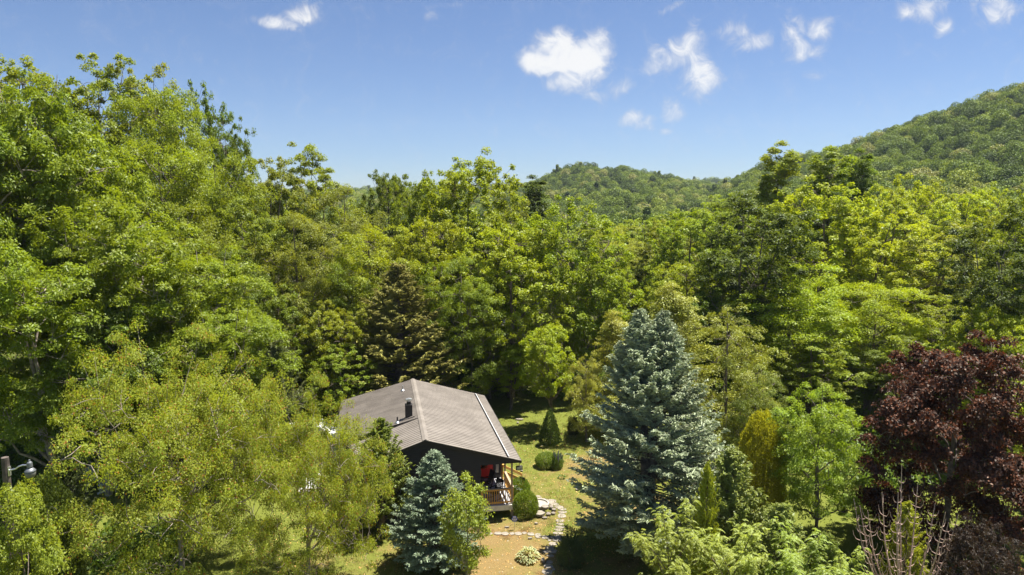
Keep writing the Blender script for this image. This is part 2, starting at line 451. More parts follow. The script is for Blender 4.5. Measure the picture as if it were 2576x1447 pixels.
def broadleaf(name, seed, H=20, Wd=12, base=0.25, lobes=18, clumps=15, leaves=110, leaf=0.27, aspect=0.55, top=0.9, shape='dome',
              open_=1.0, droop=0.15, low_limbs=False, stems=1, flat=0.5, rc=(0.55, 0.95), lobe_r=(0.17, 0.25), mat=None, bark=None, lean=(0, 0), trunk_r=None, upright=0.0, inner=0.72, skip=None, radial=0.8):
    rng = np.random.default_rng(seed)
    mb = MB()
    tr = trunk_r or H * 0.014 + 0.05
    stem_paths = []
    for s_ in range(stems):
        ang = rng.uniform(0, 6.28); off = 0 if stems == 1 else Wd * 0.22
        tipx = math.cos(ang + s_ * 6.28 / stems) * off + lean[0]; tipy = math.sin(ang + s_ * 6.28 / stems) * off + lean[1]
        k = 8; tt = np.linspace(0, 1, k)
        px = tipx * tt ** 1.3 + np.cumsum(rng.normal(0, .02 * H / k * 2, k)) * (tt > 0); py = tipy * tt ** 1.3 + np.cumsum(rng.normal(0, .02 * H / k * 2, k)) * (tt > 0)
        pz = tt * H * (0.62 if low_limbs else 0.86)
        P = np.stack([px, py, pz], 1); stem_paths.append(P)
        r_ = tr * (1 - 0.93 * tt) * (1 if stems == 1 else .75); r_[0] *= 1.35
        mb.tube([tuple(p) for p in P], list(r_), 8, cap=False)
    def on_stem(P, z):
        return np.array([np.interp(z, P[:, 2], P[:, 0]), np.interp(z, P[:, 2], P[:, 1]), z])
    C = []; Rl = []
    if shape in ('dome', 'oval'):
        zc, hz = H * (base + top) / 2, H * (top - base) / 2
        for i in range(lobes):
            uz = 1 - (1.72 if shape == 'dome' else 1.86) * (i + .5) / lobes
            az = i * 2.39996 + rng.uniform(-.35, .35)
            R = Wd * rng.uniform(*lobe_r)
            k = rng.uniform(inner, 1.08)
            ur = math.sqrt(1 - uz * uz) ** (.72 if shape == 'dome' else .9)
            reach = max(0, (Wd / 2 - R * .85) * ur * k)
            z = zc + (hz - R * .55) * uz * (k if uz > 0 else 1)
            b0 = on_stem(stem_paths[i % stems], z)
            C.append([b0[0] * .7 + math.cos(az) * reach, b0[1] * .7 + math.sin(az) * reach, z]); Rl.append(R)
    for i in range(lobes if not C else 0):
        t = (i + 0.5) / lobes
        t = t ** 0.85
        z = H * (base + (top - base) * t)
        if shape == 'dome': pr = math.sqrt(max(0.0, 1 - max(0, (t - 0.30) / 0.78) ** 2)) * (0.72 + 0.28 * min(1, t / 0.3))
        elif shape == 'cone': pr = (1 - t) ** 0.75 * 0.95 + 0.08
        elif shape == 'oval': pr = math.sin(math.pi * (0.12 + 0.84 * t)) ** 0.7
        else: pr = (0.35 + 0.75 * t) * math.sqrt(max(0.05, 1 - max(0, (t - .6) / .5) ** 2))   # vase
        az = i * 2.39996 + rng.uniform(-.5, .5)
        R = Wd * rng.uniform(*lobe_r) * (0.75 + 0.35 * pr)
        reach = max(0, pr * Wd / 2 - R * 0.8) * rng.uniform(inner, 1.1)
        P = stem_paths[i % stems]; b0 = on_stem(P, z)
        C.append([b0[0] * (0.8) + math.cos(az) * reach, b0[1] * 0.8 + math.sin(az) * reach, z + rng.uniform(-.3, .3)]); Rl.append(R)
    C = np.array(C); Rl = np.array(Rl)
    if skip is not None:
        ok = np.array([not skip(*c) for c in C]); C = C[ok]; Rl = Rl[ok]; lobes = len(C)
    LV = []
    order = np.argsort(np.hypot(C[:, 0] - lean[0], C[:, 1] - lean[1]) + .15 * C[:, 2]); C = C[order]; Rl = Rl[order]
    hubs = []
    for i in range(lobes):
        P = stem_paths[i % stems]
        reach = math.hypot(C[i, 0] - on_stem(P, C[i, 2])[0], C[i, 1] - on_stem(P, C[i, 2])[1])
        z0 = (C[i, 2] * rng.uniform(.3, .55) if low_limbs else C[i, 2] - reach * rng.uniform(.5, 1.0) - Rl[i] * 0.6)
        z0 = min(max(z0, H * (0.12 if low_limbs else max(.1, base * 0.75))), H * 0.82)
        a = on_stem(P, z0); hub = C[i] - np.array([0, 0, Rl[i] * 0.25])
        lr = tr * (1 - .8 * z0 / H) * 0.42
        best = None
        for (hp, hr) in hubs:      # fork off an inner limb where one is near
            dv = hub - hp; dd = np.linalg.norm(dv)
            if dd < Wd * .33 and dv[2] > -dd * .45 and np.dot(dv[:2], hub[:2] - a[:2]) > 0 and (best is None or dd < best[0]): best = (dd, hp, hr)
        if best is not None and i > 5: a = best[1]; lr = best[2] * .62
        pts = curve_pts(a, hub, (rng.normal(0, .12) * reach, rng.normal(0, .12) * reach, reach * rng.uniform(-.15, .15)), 6)
        pts[1:-1] += rng.normal(0, 0.012 * H * .5, (len(pts) - 2, 3))
        mb.tube([tuple(p) for p in pts], list(np.linspace(max(lr, .02), max(lr * .5, .012), len(pts))), 5, cap=False)
        hubs.append((hub, lr))
        nc = max(4, int(clumps * (Rl[i] / (Wd * .21)) ** 1.5))
        dirs = rand_dirs(rng, nc * 3); dirs = dirs[dirs[:, 2] > -0.45][:nc]
        cc = C[i] + dirs * Rl[i] * rng.uniform(.55, 1.08, (len(dirs), 1)) * np.array([1, 1, .85 + upright])
        for j, q in enumerate(cc):
            if j % 2 == 0:
                tp = curve_pts(hub + (C[i] - hub) * rng.uniform(-.3, .6), q, (0, 0, rng.uniform(-.1, .35)), 4)
                mb.tube([tuple(p) for p in tp], list(np.linspace(lr * .38, 0.012, 4)), 4, cap=False)
            n = int(leaves * rng.uniform(.7, 1.25) * open_)
            r = rng.uniform(*rc) * (Wd / 12) ** .5
            pos = rng.normal(0, 0.5, (n, 3)); ln = np.linalg.norm(pos, axis=1, keepdims=True); pos = pos / np.maximum(ln, .3) * np.minimum(ln, 1.05)
            out = unit(q - C[i] + 1e-6)
            sh = pos * r * np.array([1, 1, flat]); sh[:, 2] -= (np.linalg.norm(sh[:, :2], axis=1) ** 2) / r * 0.35 * (radial / .8)
            p = q + sh
            nn = unit(np.array([0, 0, 0.75]) + 0.5 * out + rng.normal(0, .5, (n, 3)))
            d = unit(unit(pos + 1e-6) * radial + rng.normal(0, .6, (n, 3)) + np.array([0, 0, -droop]))
            d = unit(d - nn * np.sum(d * nn, 1, keepdims=True) * .85)
            LL = leaf * rng.uniform(.65, 1.3, n)
            LV.append(leaf_quads(p, d, nn, LL, LL * aspect * rng.uniform(.8, 1.2, n)))
    return finish(name, mb, np.vstack(LV), H, Wd, mat or M_LEAF, bark or M_BARK)

def conifer(name, seed, H=12, Wd=8, whorls=42, per=9, twig_density=13, blade=(0.24, 0.06), lift=(0.7, -0.18), droop_tip=0.0, tip_up=0.12,
            profile=0.8, mat=None, tops=((0, 0, 1.0),), flat_spray=False, gap=0.0, twig_len=0.34, z0=0.05, jit=0.09, base_in=0.12):
    rng = np.random.default_rng(seed)
    mb = MB(); LV = []
    for (ox, oy, hf) in tops:
        hh = H * hf
        mb.tube([(0, 0, 0), (ox * .4, oy * .4, hh * .5), (ox, oy, hh * .97)], [H * .018 + .05, H * .011 + .02, .015], 7, cap=False)
        for w in range(whorls):
            t = (w + rng.uniform(0, .8)) / whorls
            z = hh * (z0 + (0.985 - z0) * t)
            zw = hh / whorls
            ax = ox * (t if len(tops) > 1 else 0); ay = oy * (t if len(tops) > 1 else 0)
            for b in range(per):
                if rng.random() < gap: continue
                az = rng.uniform(0, 6.283)
                L = (Wd / 2) * ((1 - t) ** profile) * rng.uniform(.70, 1.08) * (1.0 if t > base_in else .62 + .38 * t / base_in) + 0.05
                if len(tops) > 1 and t < .62 and ox < 0: continue
                el = lift[0] * t ** 1.6 + lift[1] * (1 - t) + rng.normal(0, jit)
                hd = np.array([math.cos(az), math.sin(az), 0.0])
                k = max(3, int(L / .3) + 2); s = np.linspace(0, 1, k)
                zz = np.sin(el) * L * s - droop_tip * L * s ** 2 + tip_up * L * s ** 3
                P = np.array([ax, ay, z + rng.uniform(-.5, .5) * zw]) + hd * (np.cos(el) * L * s)[:, None] + np.array([0, 0, 1]) * zz[:, None]
                if L > .5 and b % 2 == 0:
                    mb.tube([tuple(p) for p in P[::2] if True] if k > 4 else [tuple(p) for p in P], list(np.linspace(.012 + L * .009, .006, len(P[::2]) if k > 4 else k)), 4, cap=False)
                nt = int(L * twig_density) + 3
                u = rng.uniform(.22 if L > .6 else 0, 1.0, nt) ** .8
                p0 = np.stack([np.interp(u, s, P[:, i]) for i in range(3)], 1)
                side = np.array([-hd[1], hd[0], 0.0])
                sg = rng.choice([-1, 1], nt)[:, None]
                tl = twig_len * (0.45 + L * .45) * (1.12 - u)[:, None] * rng.uniform(.6, 1.2, (nt, 1)) + blade[0] * .5
                dirn = unit(side * sg * rng.uniform(.5, 1.1, (nt, 1)) + hd * rng.uniform(.5, 1.1, (nt, 1)) + np.array([0, 0, 1]) * (rng.normal(.06, .16, (nt, 1)) - droop_tip * .6))
                nseg = 3
                for g in range(nseg):
                    f = (g + .5) / nseg
                    c = p0 + dirn * tl * f + rng.normal(0, .025, (nt, 3)); c[:, 2] -= (droop_tip * .5 * (tl[:, 0] * f) ** 2)
                    dd = unit(dirn + rng.normal(0, .38, (nt, 3)))
                    nn = unit(np.array([0, 0, 1.0]) + rng.normal(0, .35 if flat_spray else .6, (nt, 3)))
                    BL = blade[0] * rng.uniform(.75, 1.25, nt); BW = blade[1] * rng.uniform(.75, 1.3, nt)
                    LV.append(leaf_quads(c, dd, nn, BL, BW, 0.1))
                    if not flat_spray:
                        nn2 = np.cross(nn, dd); LV.append(leaf_quads(c, dd, nn2, BL, BW, 0.1))
    return finish(name, mb, np.vstack(LV), H, Wd, mat or M_NEEDLE, M_BARK)

def shell_shrub(name, seed, H, Wd, env, n=16000, leaf=0.09, aspect=.6, lump=0.12, lump_f=5.0, upright=0.4, depth=0.35, mat=None, stems=5, spikes=0):
    """Dense shrub: leaves through the outer layer of an envelope env(t)->radius fraction."""
    rng = np.random.default_rng(seed); mb = MB()
    for i in range(stems):
        a = i * 6.28 / stems; r = Wd * .12
        mb.tube([(0.02 * math.cos(a), 0.02 * math.sin(a), 0), (r * math.cos(a), r * math.sin(a), H * .35), (r * 1.5 * math.cos(a), r * 1.5 * math.sin(a), H * .7)], [.02 + H * .008, .015 + H * .004, .006], 5, cap=False)
    t = rng.uniform(0, 1, n) ; a = rng.uniform(0, 6.2832, n)
    rr = np.array([env(x) for x in np.linspace(0, 1, 200)]); r = np.interp(t, np.linspace(0, 1, 200), rr)
    keep = rng.uniform(0, rr.max(), n) < np.maximum(r, .15 * rr.max()); t, a, r = t[keep], a[keep], r[keep]; n = len(t)
    ph = rng.uniform(0, 6.28, 6)
    lm = 1 + lump * (np.sin(lump_f * a + ph[0] + 9 * t) * np.sin(lump_f * 2.3 * t * H / max(Wd, .1) + ph[1]) + .6 * np.sin(2.7 * lump_f * a + ph[2] - 17 * t) * np.cos(5.1 * lump_f * t + ph[3]))
    q = 1 - depth * rng.uniform(0, 1, n) ** 1.6
    rad = r * Wd / 2 * lm * q
    z = t * H * (1 + lump * .25 * np.sin(3 * a + ph[4]))
    p = np.stack([np.cos(a) * rad, np.sin(a) * rad, z], 1) + rng.normal(0, leaf * .3, (n, 3))
    p[:, 2] = np.maximum(p[:, 2], 0.03)
    out = unit(np.stack([np.cos(a), np.sin(a), 0.5 + 0 * a], 1))
    nn = unit(out * .6 + rng.normal(0, .7, (n, 3)) + np.array([0, 0, .25]))
    d = unit(np.array([0, 0, upright]) + out * .45 + rng.normal(0, .45, (n, 3)))
    L = leaf * rng.uniform(.7, 1.35, n)
    LV = [leaf_quads(p, d, nn, L, L * aspect)]
    for i in range(spikes):
        tt = rng.uniform(.25, 1); aa = rng.uniform(0, 6.28); b0 = np.interp(tt, np.linspace(0, 1, 200), rr) * Wd / 2 * .8
        st = np.array([math.cos(aa) * b0, math.sin(aa) * b0, tt * H * .95]); L_ = rng.uniform(.10, .22) * Wd + .15
        dr = unit(np.array([math.cos(aa) * .75, math.sin(aa) * .75, rng.uniform(.3, 1.0)]))
        k = 90; s = rng.uniform(0, 1, k)[:, None]
        c = st + dr * L_ * s + rng.normal(0, .055 * L_ + .015, (k, 3)) * (1.25 - s)
        LV.append(leaf_quads(c, unit(dr + rng.normal(0, .5, (k, 3))), rand_dirs(rng, k), leaf * rng.uniform(.7, 1.3, k), leaf * aspect))
    return finish(name, mb, np.vstack(LV), H, Wd, mat or M_LEAF, M_BARK)

def ferny(name, seed, H, Wd, fronds=420, flen=0.6, base=.3):
    """Open small tree of arching feather-shaped leaves in layers."""
    rng = np.random.default_rng(seed); mb = MB(); LV = []
    mb.tube([(0, 0, 0), (.1, .05, H * .35), (0, .1, H * .6)], [.10, .08, .05], 7, cap=False)
    nl = 16
    for i in range(nl):
        t = (i + .5) / nl; az = i * 2.4; rr = Wd / 2 * math.sqrt(max(0.05, 1 - max(0, (t - .45) / .6) ** 2)) * rng.uniform(.55, .95)
        e = np.array([math.cos(az) * rr, math.sin(az) * rr, H * (base + (.96 - base) * t)])
        st = np.array([0, 0.05, H * (.25 + .35 * t)])
        pts = curve_pts(st, e, (0, 0, .3), 6); mb.tube([tuple(p) for p in pts], list(np.linspace(.045, .012, 6)), 5, cap=False)
        m = fronds // nl
        for j in range(m):
            u = rng.uniform(.35, 1.05); b = st + (e - st) * u + rng.normal(0, .28, 3) * np.array([1, 1, .35])
            fa = rng.uniform(0, 6.28); hd = np.array([math.cos(fa), math.sin(fa), 0]); L = flen * rng.uniform(.7, 1.25)
            k = 11; s = np.linspace(.15, 1, k)
            ctr = b + hd * (L * s)[:, None] + np.array([0, 0, 1]) * (L * (.35 * s - .6 * s * s))[:, None]
            sd_ = np.array([-hd[1], hd[0], 0])
            ll = L * .30 * np.sin(np.pi * (0.15 + .8 * s))
            for sg in (-1, 1):
                d = unit(sd_ * sg + hd * .5 + np.array([0, 0, -.12]))
                d = np.tile(d, (k, 1)); nn = unit(np.array([0, 0, 1]) + rng.normal(0, .2, (k, 3)))
                LV.append(leaf_quads(ctr + d * (ll * .5)[:, None], d, nn, ll, L * .085))
    return finish(name, mb, np.vstack(LV), H, Wd, M_LEAF, M_BARK)

# ------------------------------------------------------------------ placing plants
def plant(proto, name, x, y, height, width, color, label, cat, group=None, rz=None, z=None, base_name=("trunk", "crown")):
    root = empty(name, (x, y, float(terrain(x, y)) if z is None else z))
    rz = random.Random(hash((round(x, 2), round(y, 2))) & 0xffff).uniform(0, 6.28) if rz is None else rz
    root.rotation_euler = (0, 0, rz)
    sx = width / proto.W; root.scale = (sx, sx, height / proto.H)
    a = link_mesh(base_name[0], proto.trunk, None, root)
    b = link_mesh(base_name[1], proto.crown, None, root)
    jt = random.Random(label).uniform; k1, k2 = jt(.90, 1.10), jt(.93, 1.07)
    jr = random.Random(label + 'x').uniform(.92, 1.06)
    b.color = (color[0] * k1 * jr, color[1] * k1, color[2] * k1 * k2, 1)
    tag(root, label, cat, group)
    return root
def tree_px(proto, name, X, top, Wpx, d, color, label, cat="tree", group=None, rz=None):
    """A tree standing at distance d along the photo's column X, tall enough for its top row (2576-px units)."""
    r = ray(X, top, 2576 / 1024); t = d / r[1]
    x = r[0] * t; zt = CAM_H + r[2] * t
    depth = d * math.cos(PITCH) + (CAM_H - zt) * math.sin(PITCH)
    w = Wpx / 2.5156 * depth / F_PX
    if group in (LW, CW, RW): w *= WIDEN
    zg = float(terrain(x, d))
    return plant(proto, name, x, d, max(2.0, zt - zg) / 0.985, w, color, label, cat, group, rz)

# ------------------------------------------------------------------ the house
HOUSE_A = math.radians(10.9)
HU0, HV0 = 2.41, 38.31
_u = np.array([math.cos(HOUSE_A), math.sin(HOUSE_A)]); _v = np.array([-math.sin(HOUSE_A), math.cos(HOUSE_A)])
def hw(x, y):
    """house-local x (right), y (back) -> world"""
    p = _u * (HU0 + x) + _v * (HV0 + y)
    return float(p[0]), float(p[1])
RZ = 5.01; SR = 0.285; SLF = 0.345; SLB = 0.262      # ridge height and roof slopes

def metal_roof_material():
    m = bpy.data.materials.new("brown_metal_roof"); m.use_nodes = True
    t = NT(m.node_tree); b = t.n['Principled BSDF']
    co = t.add('ShaderNodeTexCoord'); P = co.outputs['Object']
    n = t.noise(P, 0.8, 5, 0.6); n2 = t.noise(P, 30, 3, 0.5)
    c = t.mix(t.maprange(n, .3, .7), (0.180, 0.157, 0.134, 1), (0.25, 0.22, 0.19, 1))
    mp = t.add('ShaderNodeMapping'); t.link(P, mp.inputs['Vector']); mp.inputs['Scale'].default_value = (.35, 5.0, 1.0)
    n3 = t.noise(mp.outputs[0], 1.0, 6, .65)
    c = t.mix(t.maprange(n3, .45, .75, 0, .55), c, (0.135, 0.115, 0.098, 1))
    c = t.mix(t.maprange(n2, .55, .8, 0, .25), c, (0.29, 0.25, 0.215, 1))
    t.link(c, b.inputs['Base Color'])
    b.inputs['Roughness'].default_value = 0.55
    b.inputs['Specular IOR Level'].default_value = 0.35
    return m
def siding_material(name, col, board=0.13):
    m = bpy.data.materials.new(name); m.use_nodes = True
    t = NT(m.node_tree); b = t.n['Principled BSDF']
    co = t.add('ShaderNodeTexCoord'); P = co.outputs['Object']
    sp = t.add('ShaderNodeSeparateXYZ'); t.link(P, sp.inputs[0])
    fr = t.math('FRACT', t.math('DIVIDE', sp.outputs[2], board))
    n = t.noise(P, 2.2, 5, 0.6)
    c = t.mix(n, (*[k * .85 for k in col], 1), (*[k * 1.2 for k in col], 1))
    t.link(c, b.inputs['Base Color']); b.inputs['Roughness'].default_value = 0.6
    bp = t.add('ShaderNodeBump'); bp.inputs['Strength'].default_value = 1.0; bp.inputs['Distance'].default_value = 0.03
    t.link(t.math('SUBTRACT', 1.0, fr), bp.inputs['Height']); t.link(bp.outputs[0], b.inputs['Normal'])
    return m
def wood_material(name, a, b_, scale=(3, 3, 18), rough=0.7):
    m = bpy.data.materials.new(name); m.use_nodes = True
    t = NT(m.node_tree); b = t.n['Principled BSDF']
    co = t.add('ShaderNodeTexCoord'); mp = t.add('ShaderNodeMapping'); t.link(co.outputs['Object'], mp.inputs['Vector']); mp.inputs['Scale'].default_value = scale
    n = t.noise(mp.outputs[0], 2.0, 5, 0.6, 0.6)
    t.link(t.mix(n, (*a, 1), (*b_, 1)), b.inputs['Base Color']); b.inputs['Roughness'].default_value = rough
    return m
M_ROOF = metal_roof_material()
M_SIDING = siding_material("charcoal_siding", (0.036, 0.031, 0.031))
M_CHAR = principled("charcoal_trim", (0.028, 0.024, 0.023), 0.55)
M_PINE = wood_material("pine_rail", (0.60, 0.33, 0.075), (0.74, 0.45, 0.13))
M_GREYWOOD = wood_material("weathered_post", (0.34, 0.25, 0.16), (0.46, 0.35, 0.23))
M_DECK = wood_material("grey_deck_paint", (0.46, 0.46, 0.48), (0.56, 0.56, 0.58), (14, 2, 2), 0.6)
M_FASCIA = principled("beige_deck_fascia", (0.84, 0.78, 0.67), 0.7)
M_DOOR = principled("red_door_paint", (0.80, 0.030, 0.016), 0.45, noise_amt=.05)
M_BLACK = principled("black_paint", (0.016, 0.016, 0.018), 0.45)
M_WHITE = principled("white_paint", (0.80, 0.80, 0.80), 0.5, noise_amt=.03)
M_METAL = principled("galvanised_metal", (0.62, 0.63, 0.65), 0.38, metal=0.85, noise_amt=.08)
M_GLASS = principled("window_glass", (0.10, 0.11, 0.12), 0.06, noise_amt=.02, spec=0.9)
M_CREAM = principled("cream_reflection", (0.62, 0.58, 0.50), 0.7)
M_STONE = principled("flagstone", (0.27, 0.235, 0.185), 0.9, noise_amt=.28, noise_scale=3.5, bump=.6, bump_scale=12)
M_ROCK = principled("dry_wall_stone", (0.20, 0.17, 0.135), 0.9, noise_amt=.35, noise_scale=6, bump=.8, bump_scale=9)
M_CONC = principled("concrete", (0.36, 0.33, 0.28), 0.9, noise_amt=.15, bump=.3)

def build_house():
    H = empty("house", (*hw(0, 0), 0), HOUSE_A)
    tag(H, "low house with brown metal gable roof and charcoal siding in the clearing", "house")
    YF, YB = -0.35, 13.75; XR = 5.44; YW = 13.4; YP = 4.05; XL = -5.25
    zr = lambda x: RZ - SR * x
    th = 0.11
    # walls
    w = MB()
    xp = 3.14; xw = 5.06
    w.prism([(-3.9, 0.0), (xp, 0.0), (xp, zr(xp) - th - .01), (0, RZ - th - .01), (-3.9, RZ - SLF * 3.9 - th - .01)], 'y', 0.0, 0.14)
    w.prism([(xp + .002, 3.20), (xw + .30, 3.20), (xw + .30, zr(xw + .30) - th - .01), (xp + .002, zr(xp) - th - .01)], 'y', 0.0, 0.14)
    w.box(xp - .14, xp, .142, YP, 0, zr(xp) - th - .02)
    w.box(xp + .002, 3.50, YP, YP + .14, 0.5, zr(xw) - .13)                 # wall left of the door
    w.box(5.02, xw, YP, YP + .14, 0.5, zr(xw) - .13)
    w.box(3.50, 5.02, YP, YP + .14, 2.84, zr(xw) - .13)
    w.box(xw - .14, xw, YP + .142, YW, 0, zr(xw) - th - .01)               # long right wall
    w.prism([(-5.05, 0), (xw - .142, 0), (xw - .142, zr(xw) - th - .01), (0, RZ - th - .01), (-5.05, RZ - SLB * 5.05 - th - .01)], 'y', YW - .14, YW)
    w.box(-5.05, -4.91, YP + .02, YW - .142, 0, RZ - SLB * 5.05 - th - .01)
    w.box(-3.9, -3.76, .142, YP, 0, RZ - SLF * 3.9 - th - .02)
    w.prism([(-4.908, 0), (-3.902, 0), (-3.758, 2.0), (-.05, RZ - .35), (-.05, RZ - SLB * .05 - th - .02), (-4.908, RZ - SLB * 4.908 - th - .02)], 'y', YP + .02, YP + .16)
    z = .18
    while z < RZ - .45:                                                    # lapped siding boards on the gable
        xl = max(-3.9, -(RZ - th - .06 - z) / SLF); xr = (RZ - th - .06 - z) / SR
        xr = min(xr, xp - .01 if z < 3.22 else xw + .29)
        if not (z > 3.8 and z < 4.42): w.box(xl, xr, -.016, -.001, z, z + .022)
        else: w.box(xl, -.30, -.016, -.001, z, z + .022); w.box(.34, max(.36, xr), -.016, -.001, z, z + .022)
        z += .135
    w.build("wall", M_SIDING, H)
    # recessed ceiling of the porch
    c = MB(); c.prism([(xp + .01, zr(xp) - .32), (xw + .28, 3.215), (xw + .28, 3.235), (xp + .01, zr(xp) - .29)], 'y', .15, YP - .01); c.build("porch_ceiling", M_CHAR, H)
    # roof: three standing-seam slopes with their ridge cap
    def slope(name, x0, x1, y0, y1, s, rib=0.305, both=None):
        r = MB()
        z = lambda x: RZ - s * abs(x)
        r.prism([(x0, z(x0)), (x1, z(x1)), (x1, z(x1) - th), (x0, z(x0) - th)], 'y', y0, y1)
        nx = Vector((s * (1 if x1 > 0 or x0 > 0 else -1), 0, 1)).normalized()
        yy = y0 + .02
        while yy < y1 - .02:
            a = Vector((x0, yy, z(x0))) + nx * .008; b = Vector((x1, yy, z(x1))) + nx * .008
            r.bar(a, b, .030, .024, up=nx)
            yy += rib
        return r.build(name, M_ROOF, H)
    roof = slope("roof", 0.02, XR, YF, YB, SR)
    slope("roof", -4.25, -0.02, YF, YP - .06, SLF)
    slope("roof", XL, -0.02, YP, YB, SLB, 0.15)
    rc = MB()
    zc = RZ + .045
    rc.prism([(-.17, zc - .17 * SLB - .01), (0, zc + .015), (.19, zc - .19 * SR - .005), (.19, zc - .19 * SR - .035), (0, zc - .02), (-.17, zc - .17 * SLB - .04)], 'y', YF - .01, YB + .01)
    rc.build("ridge_cap", M_ROOF, H)
    # rake trims, gable board
    tr = MB()
    for (xa, xb, s, y) in ((0, XR, SR, YF - .02), (-4.25, 0, SLF, YF - .02)):
        za, zb = RZ - s * abs(xa) - .07, RZ - s * abs(xb) - .07
        tr.bar((xa, y, za), (xb, y, zb), .035, .17)
    tr.bar((XL, YP - .03, RZ - SLB * 5.25 - .08), (-.03, YP - .03, RZ - .085), .035, .16)
    tr.box(XR + .002, XR + .03, YF, YB, zr(XR) - .15, zr(XR) - .005)
    tr.build("rake_board", M_CHAR, H)
    tl = MB()
    tl.bar((0.03, YF - .045, RZ + .012), (XR, YF - .045, zr(XR) + .012), .02, .03)
    tl.build("drip_edge", principled("drip_edge_metal", (0.42, 0.36, 0.31), .45), H)
    # snow rail along the right slope
    sr = MB(); xs = 4.68
    sr.box(xs - .03, xs + .03, -.30, 13.5, zr(xs) + .02, zr(xs) + .085)
    g = sr.build("snow_rail", M_BLACK, H)
    s2 = MB(); s2.box(xs + .032, xs + .065, -.30, 13.5, zr(xs) + .0, zr(xs) + .07); s2.build("rail_highlight", M_WHITE, g)  # white strip paints the bright highlight along the rail
    # chimney
    cx, cyy = -.70, 4.72; zb = RZ - SLB * .7
    ch = MB(); ch.box(cx - .22, cx + .22, cyy - .22, cyy + .22, zb - .2, zb + .86)
    chim = ch.build("chimney", M_CHAR, H, .01)
    f = MB(); f.prism([(cx - .34, zb - SLB * .34 + .01), (cx + .34, zb + SLB * .34 + .01), (cx + .34, zb + SLB * .34 + .10), (cx - .34, zb - SLB * .34 + .06)], 'y', cyy - .34, cyy - .222)
    f.build("flashing", M_ROOF, chim)
    p = MB(); p.tube([(cx + .01, cyy, zb + .86), (cx + .01, cyy, zb + 1.04)], .13, 14)
    p.build("flue", M_CHAR, chim)
    k = MB(); k.lathe([(.12, 0), (.13, .04), (.12, .06)], (cx + .01, cyy, zb + 1.042), 14)
    k.prism([(cx - .20, zb + 1.11), (cx - .17, zb + 1.18), (cx + .02, zb + 1.22), (cx + .20, zb + 1.19), (cx + .22, zb + 1.12)], 'y', cyy - .15, cyy + .15)
    k.build("chimney_cap", M_METAL, chim)
    # vent pipes
    for (vx, vy, mat) in ((-1.42, 4.32, M_CHAR), (-.83, 11.35, M_METAL)):
        zz = RZ - SLB * abs(vx)
        v = MB(); v.tube([(vx, vy, zz - .05), (vx, vy, zz + .38)], .05, 10); vp = v.build("vent_pipe", mat, H)
        b = MB(); b.lathe([(.16, -.02), (.15, .03), (.07, .11), (.055, .14)], (vx, vy, zz), 12); b.build("flashing", M_METAL, vp)
    # octagonal gable vent
    gz = 4.10
    gv = MB(); gv.tube([(0.02, -.035, gz), (0.02, -.002, gz)], .29, 8); gvo = gv.build("gable_vent", M_CHAR, H)
    sl = MB()
    for i in range(8):
        z = gz - .21 + i * .06; hwid = math.sqrt(max(.01, .25 ** 2 - (z - gz) ** 2)) * .95
        sl.box(.02 - hwid, .02 + hwid, -.058, -.037, z - .012, z + .016)
    sl.build("louvre", principled("louvre_paint", (0.06, 0.052, 0.05), .5), gvo)
    # red front door with sidelight at the back of the porch
    d = MB(); d.box(3.60, 4.52, YP + .03, YP + .075, .78, 2.80)
    door = d.build("front_door", M_DOOR, H)
    pn = MB()
    for (x0, x1) in ((3.70, 4.02), (4.10, 4.42)):
        for (z0, z1) in ((.92, 1.50), (1.62, 2.30), (2.40, 2.70)):
            pn.box(x0, x1, YP + .016, YP + .028, z0, z1)
            pn.box(x0 + .05, x1 - .05, YP + .006, YP + .014, z0 + .05, z1 - .05)
    pn.build("door_panel", M_DOOR, door, .004)
    kn = MB(); kn.lathe([(.02, 0), (.032, .02), (.03, .04), (.01, .055)], (4.46, YP - .02, 1.72)); kn.build("handle", M_METAL, door)
    fr = MB()
    fr.box(3.502, 3.595, YP - .01, YP + .12, .78, 2.838); fr.box(4.525, 4.68, YP - .01, YP + .12, .78, 2.838); fr.box(4.92, 5.018, YP - .01, YP + .12, .78, 2.838)
    fr.box(3.597, 4.523, YP - .01, YP + .12, 2.805, 2.838); fr.box(4.682, 4.918, YP - .005, YP + .1, .78, 1.02)
    fr.build("door_frame", M_CHAR, H)
    sg = MB(); sg.box(4.682, 4.918, YP + .03, YP + .05, 1.02, 2.838); sgo = sg.build("sidelight", M_GLASS, H)
    bl = MB(); bl.box(4.72, 4.88, YP + .012, YP + .027, 1.10, 1.62); bl.build("pane_reflection", M_CREAM, sgo)  # cream panel paints the white-grey reflection in the glass
    # front porch
    dk = MB(); y = -.04
    x = xp + .01
    while x < 5.08:
        dk.box(x, min(x + .134, 5.10), -.04, YP - .005, .715, .75); x += .14
    dk.build("porch_floor", M_DECK, H)
    fa = MB(); fa.box(xp - .02, 5.14, -.085, -.045, .43, .735); fa.box(5.102, 5.14, -.043, YP, .43, .735); fa.box(xp + .05, 5.09, .0, .05, .43, .71)
    fa.build("porch_fascia", M_FASCIA, H)
    for (px, py) in ((4.98, .08), (4.98, 2.6), (3.3, .2)):
        ft = MB(); ft.box(px - .07, px + .07, py - .07, py + .07, 0, .43); ft.build("footing", M_GREYWOOD, H)
    for (px, py) in ((4.97, .05), (5.03, 2.62)):
        po = MB(); po.box(px - .05, px + .05, py - .05, py + .05, .752, 3.199); po.build("porch_post", M_GREYWOOD, H, .006)
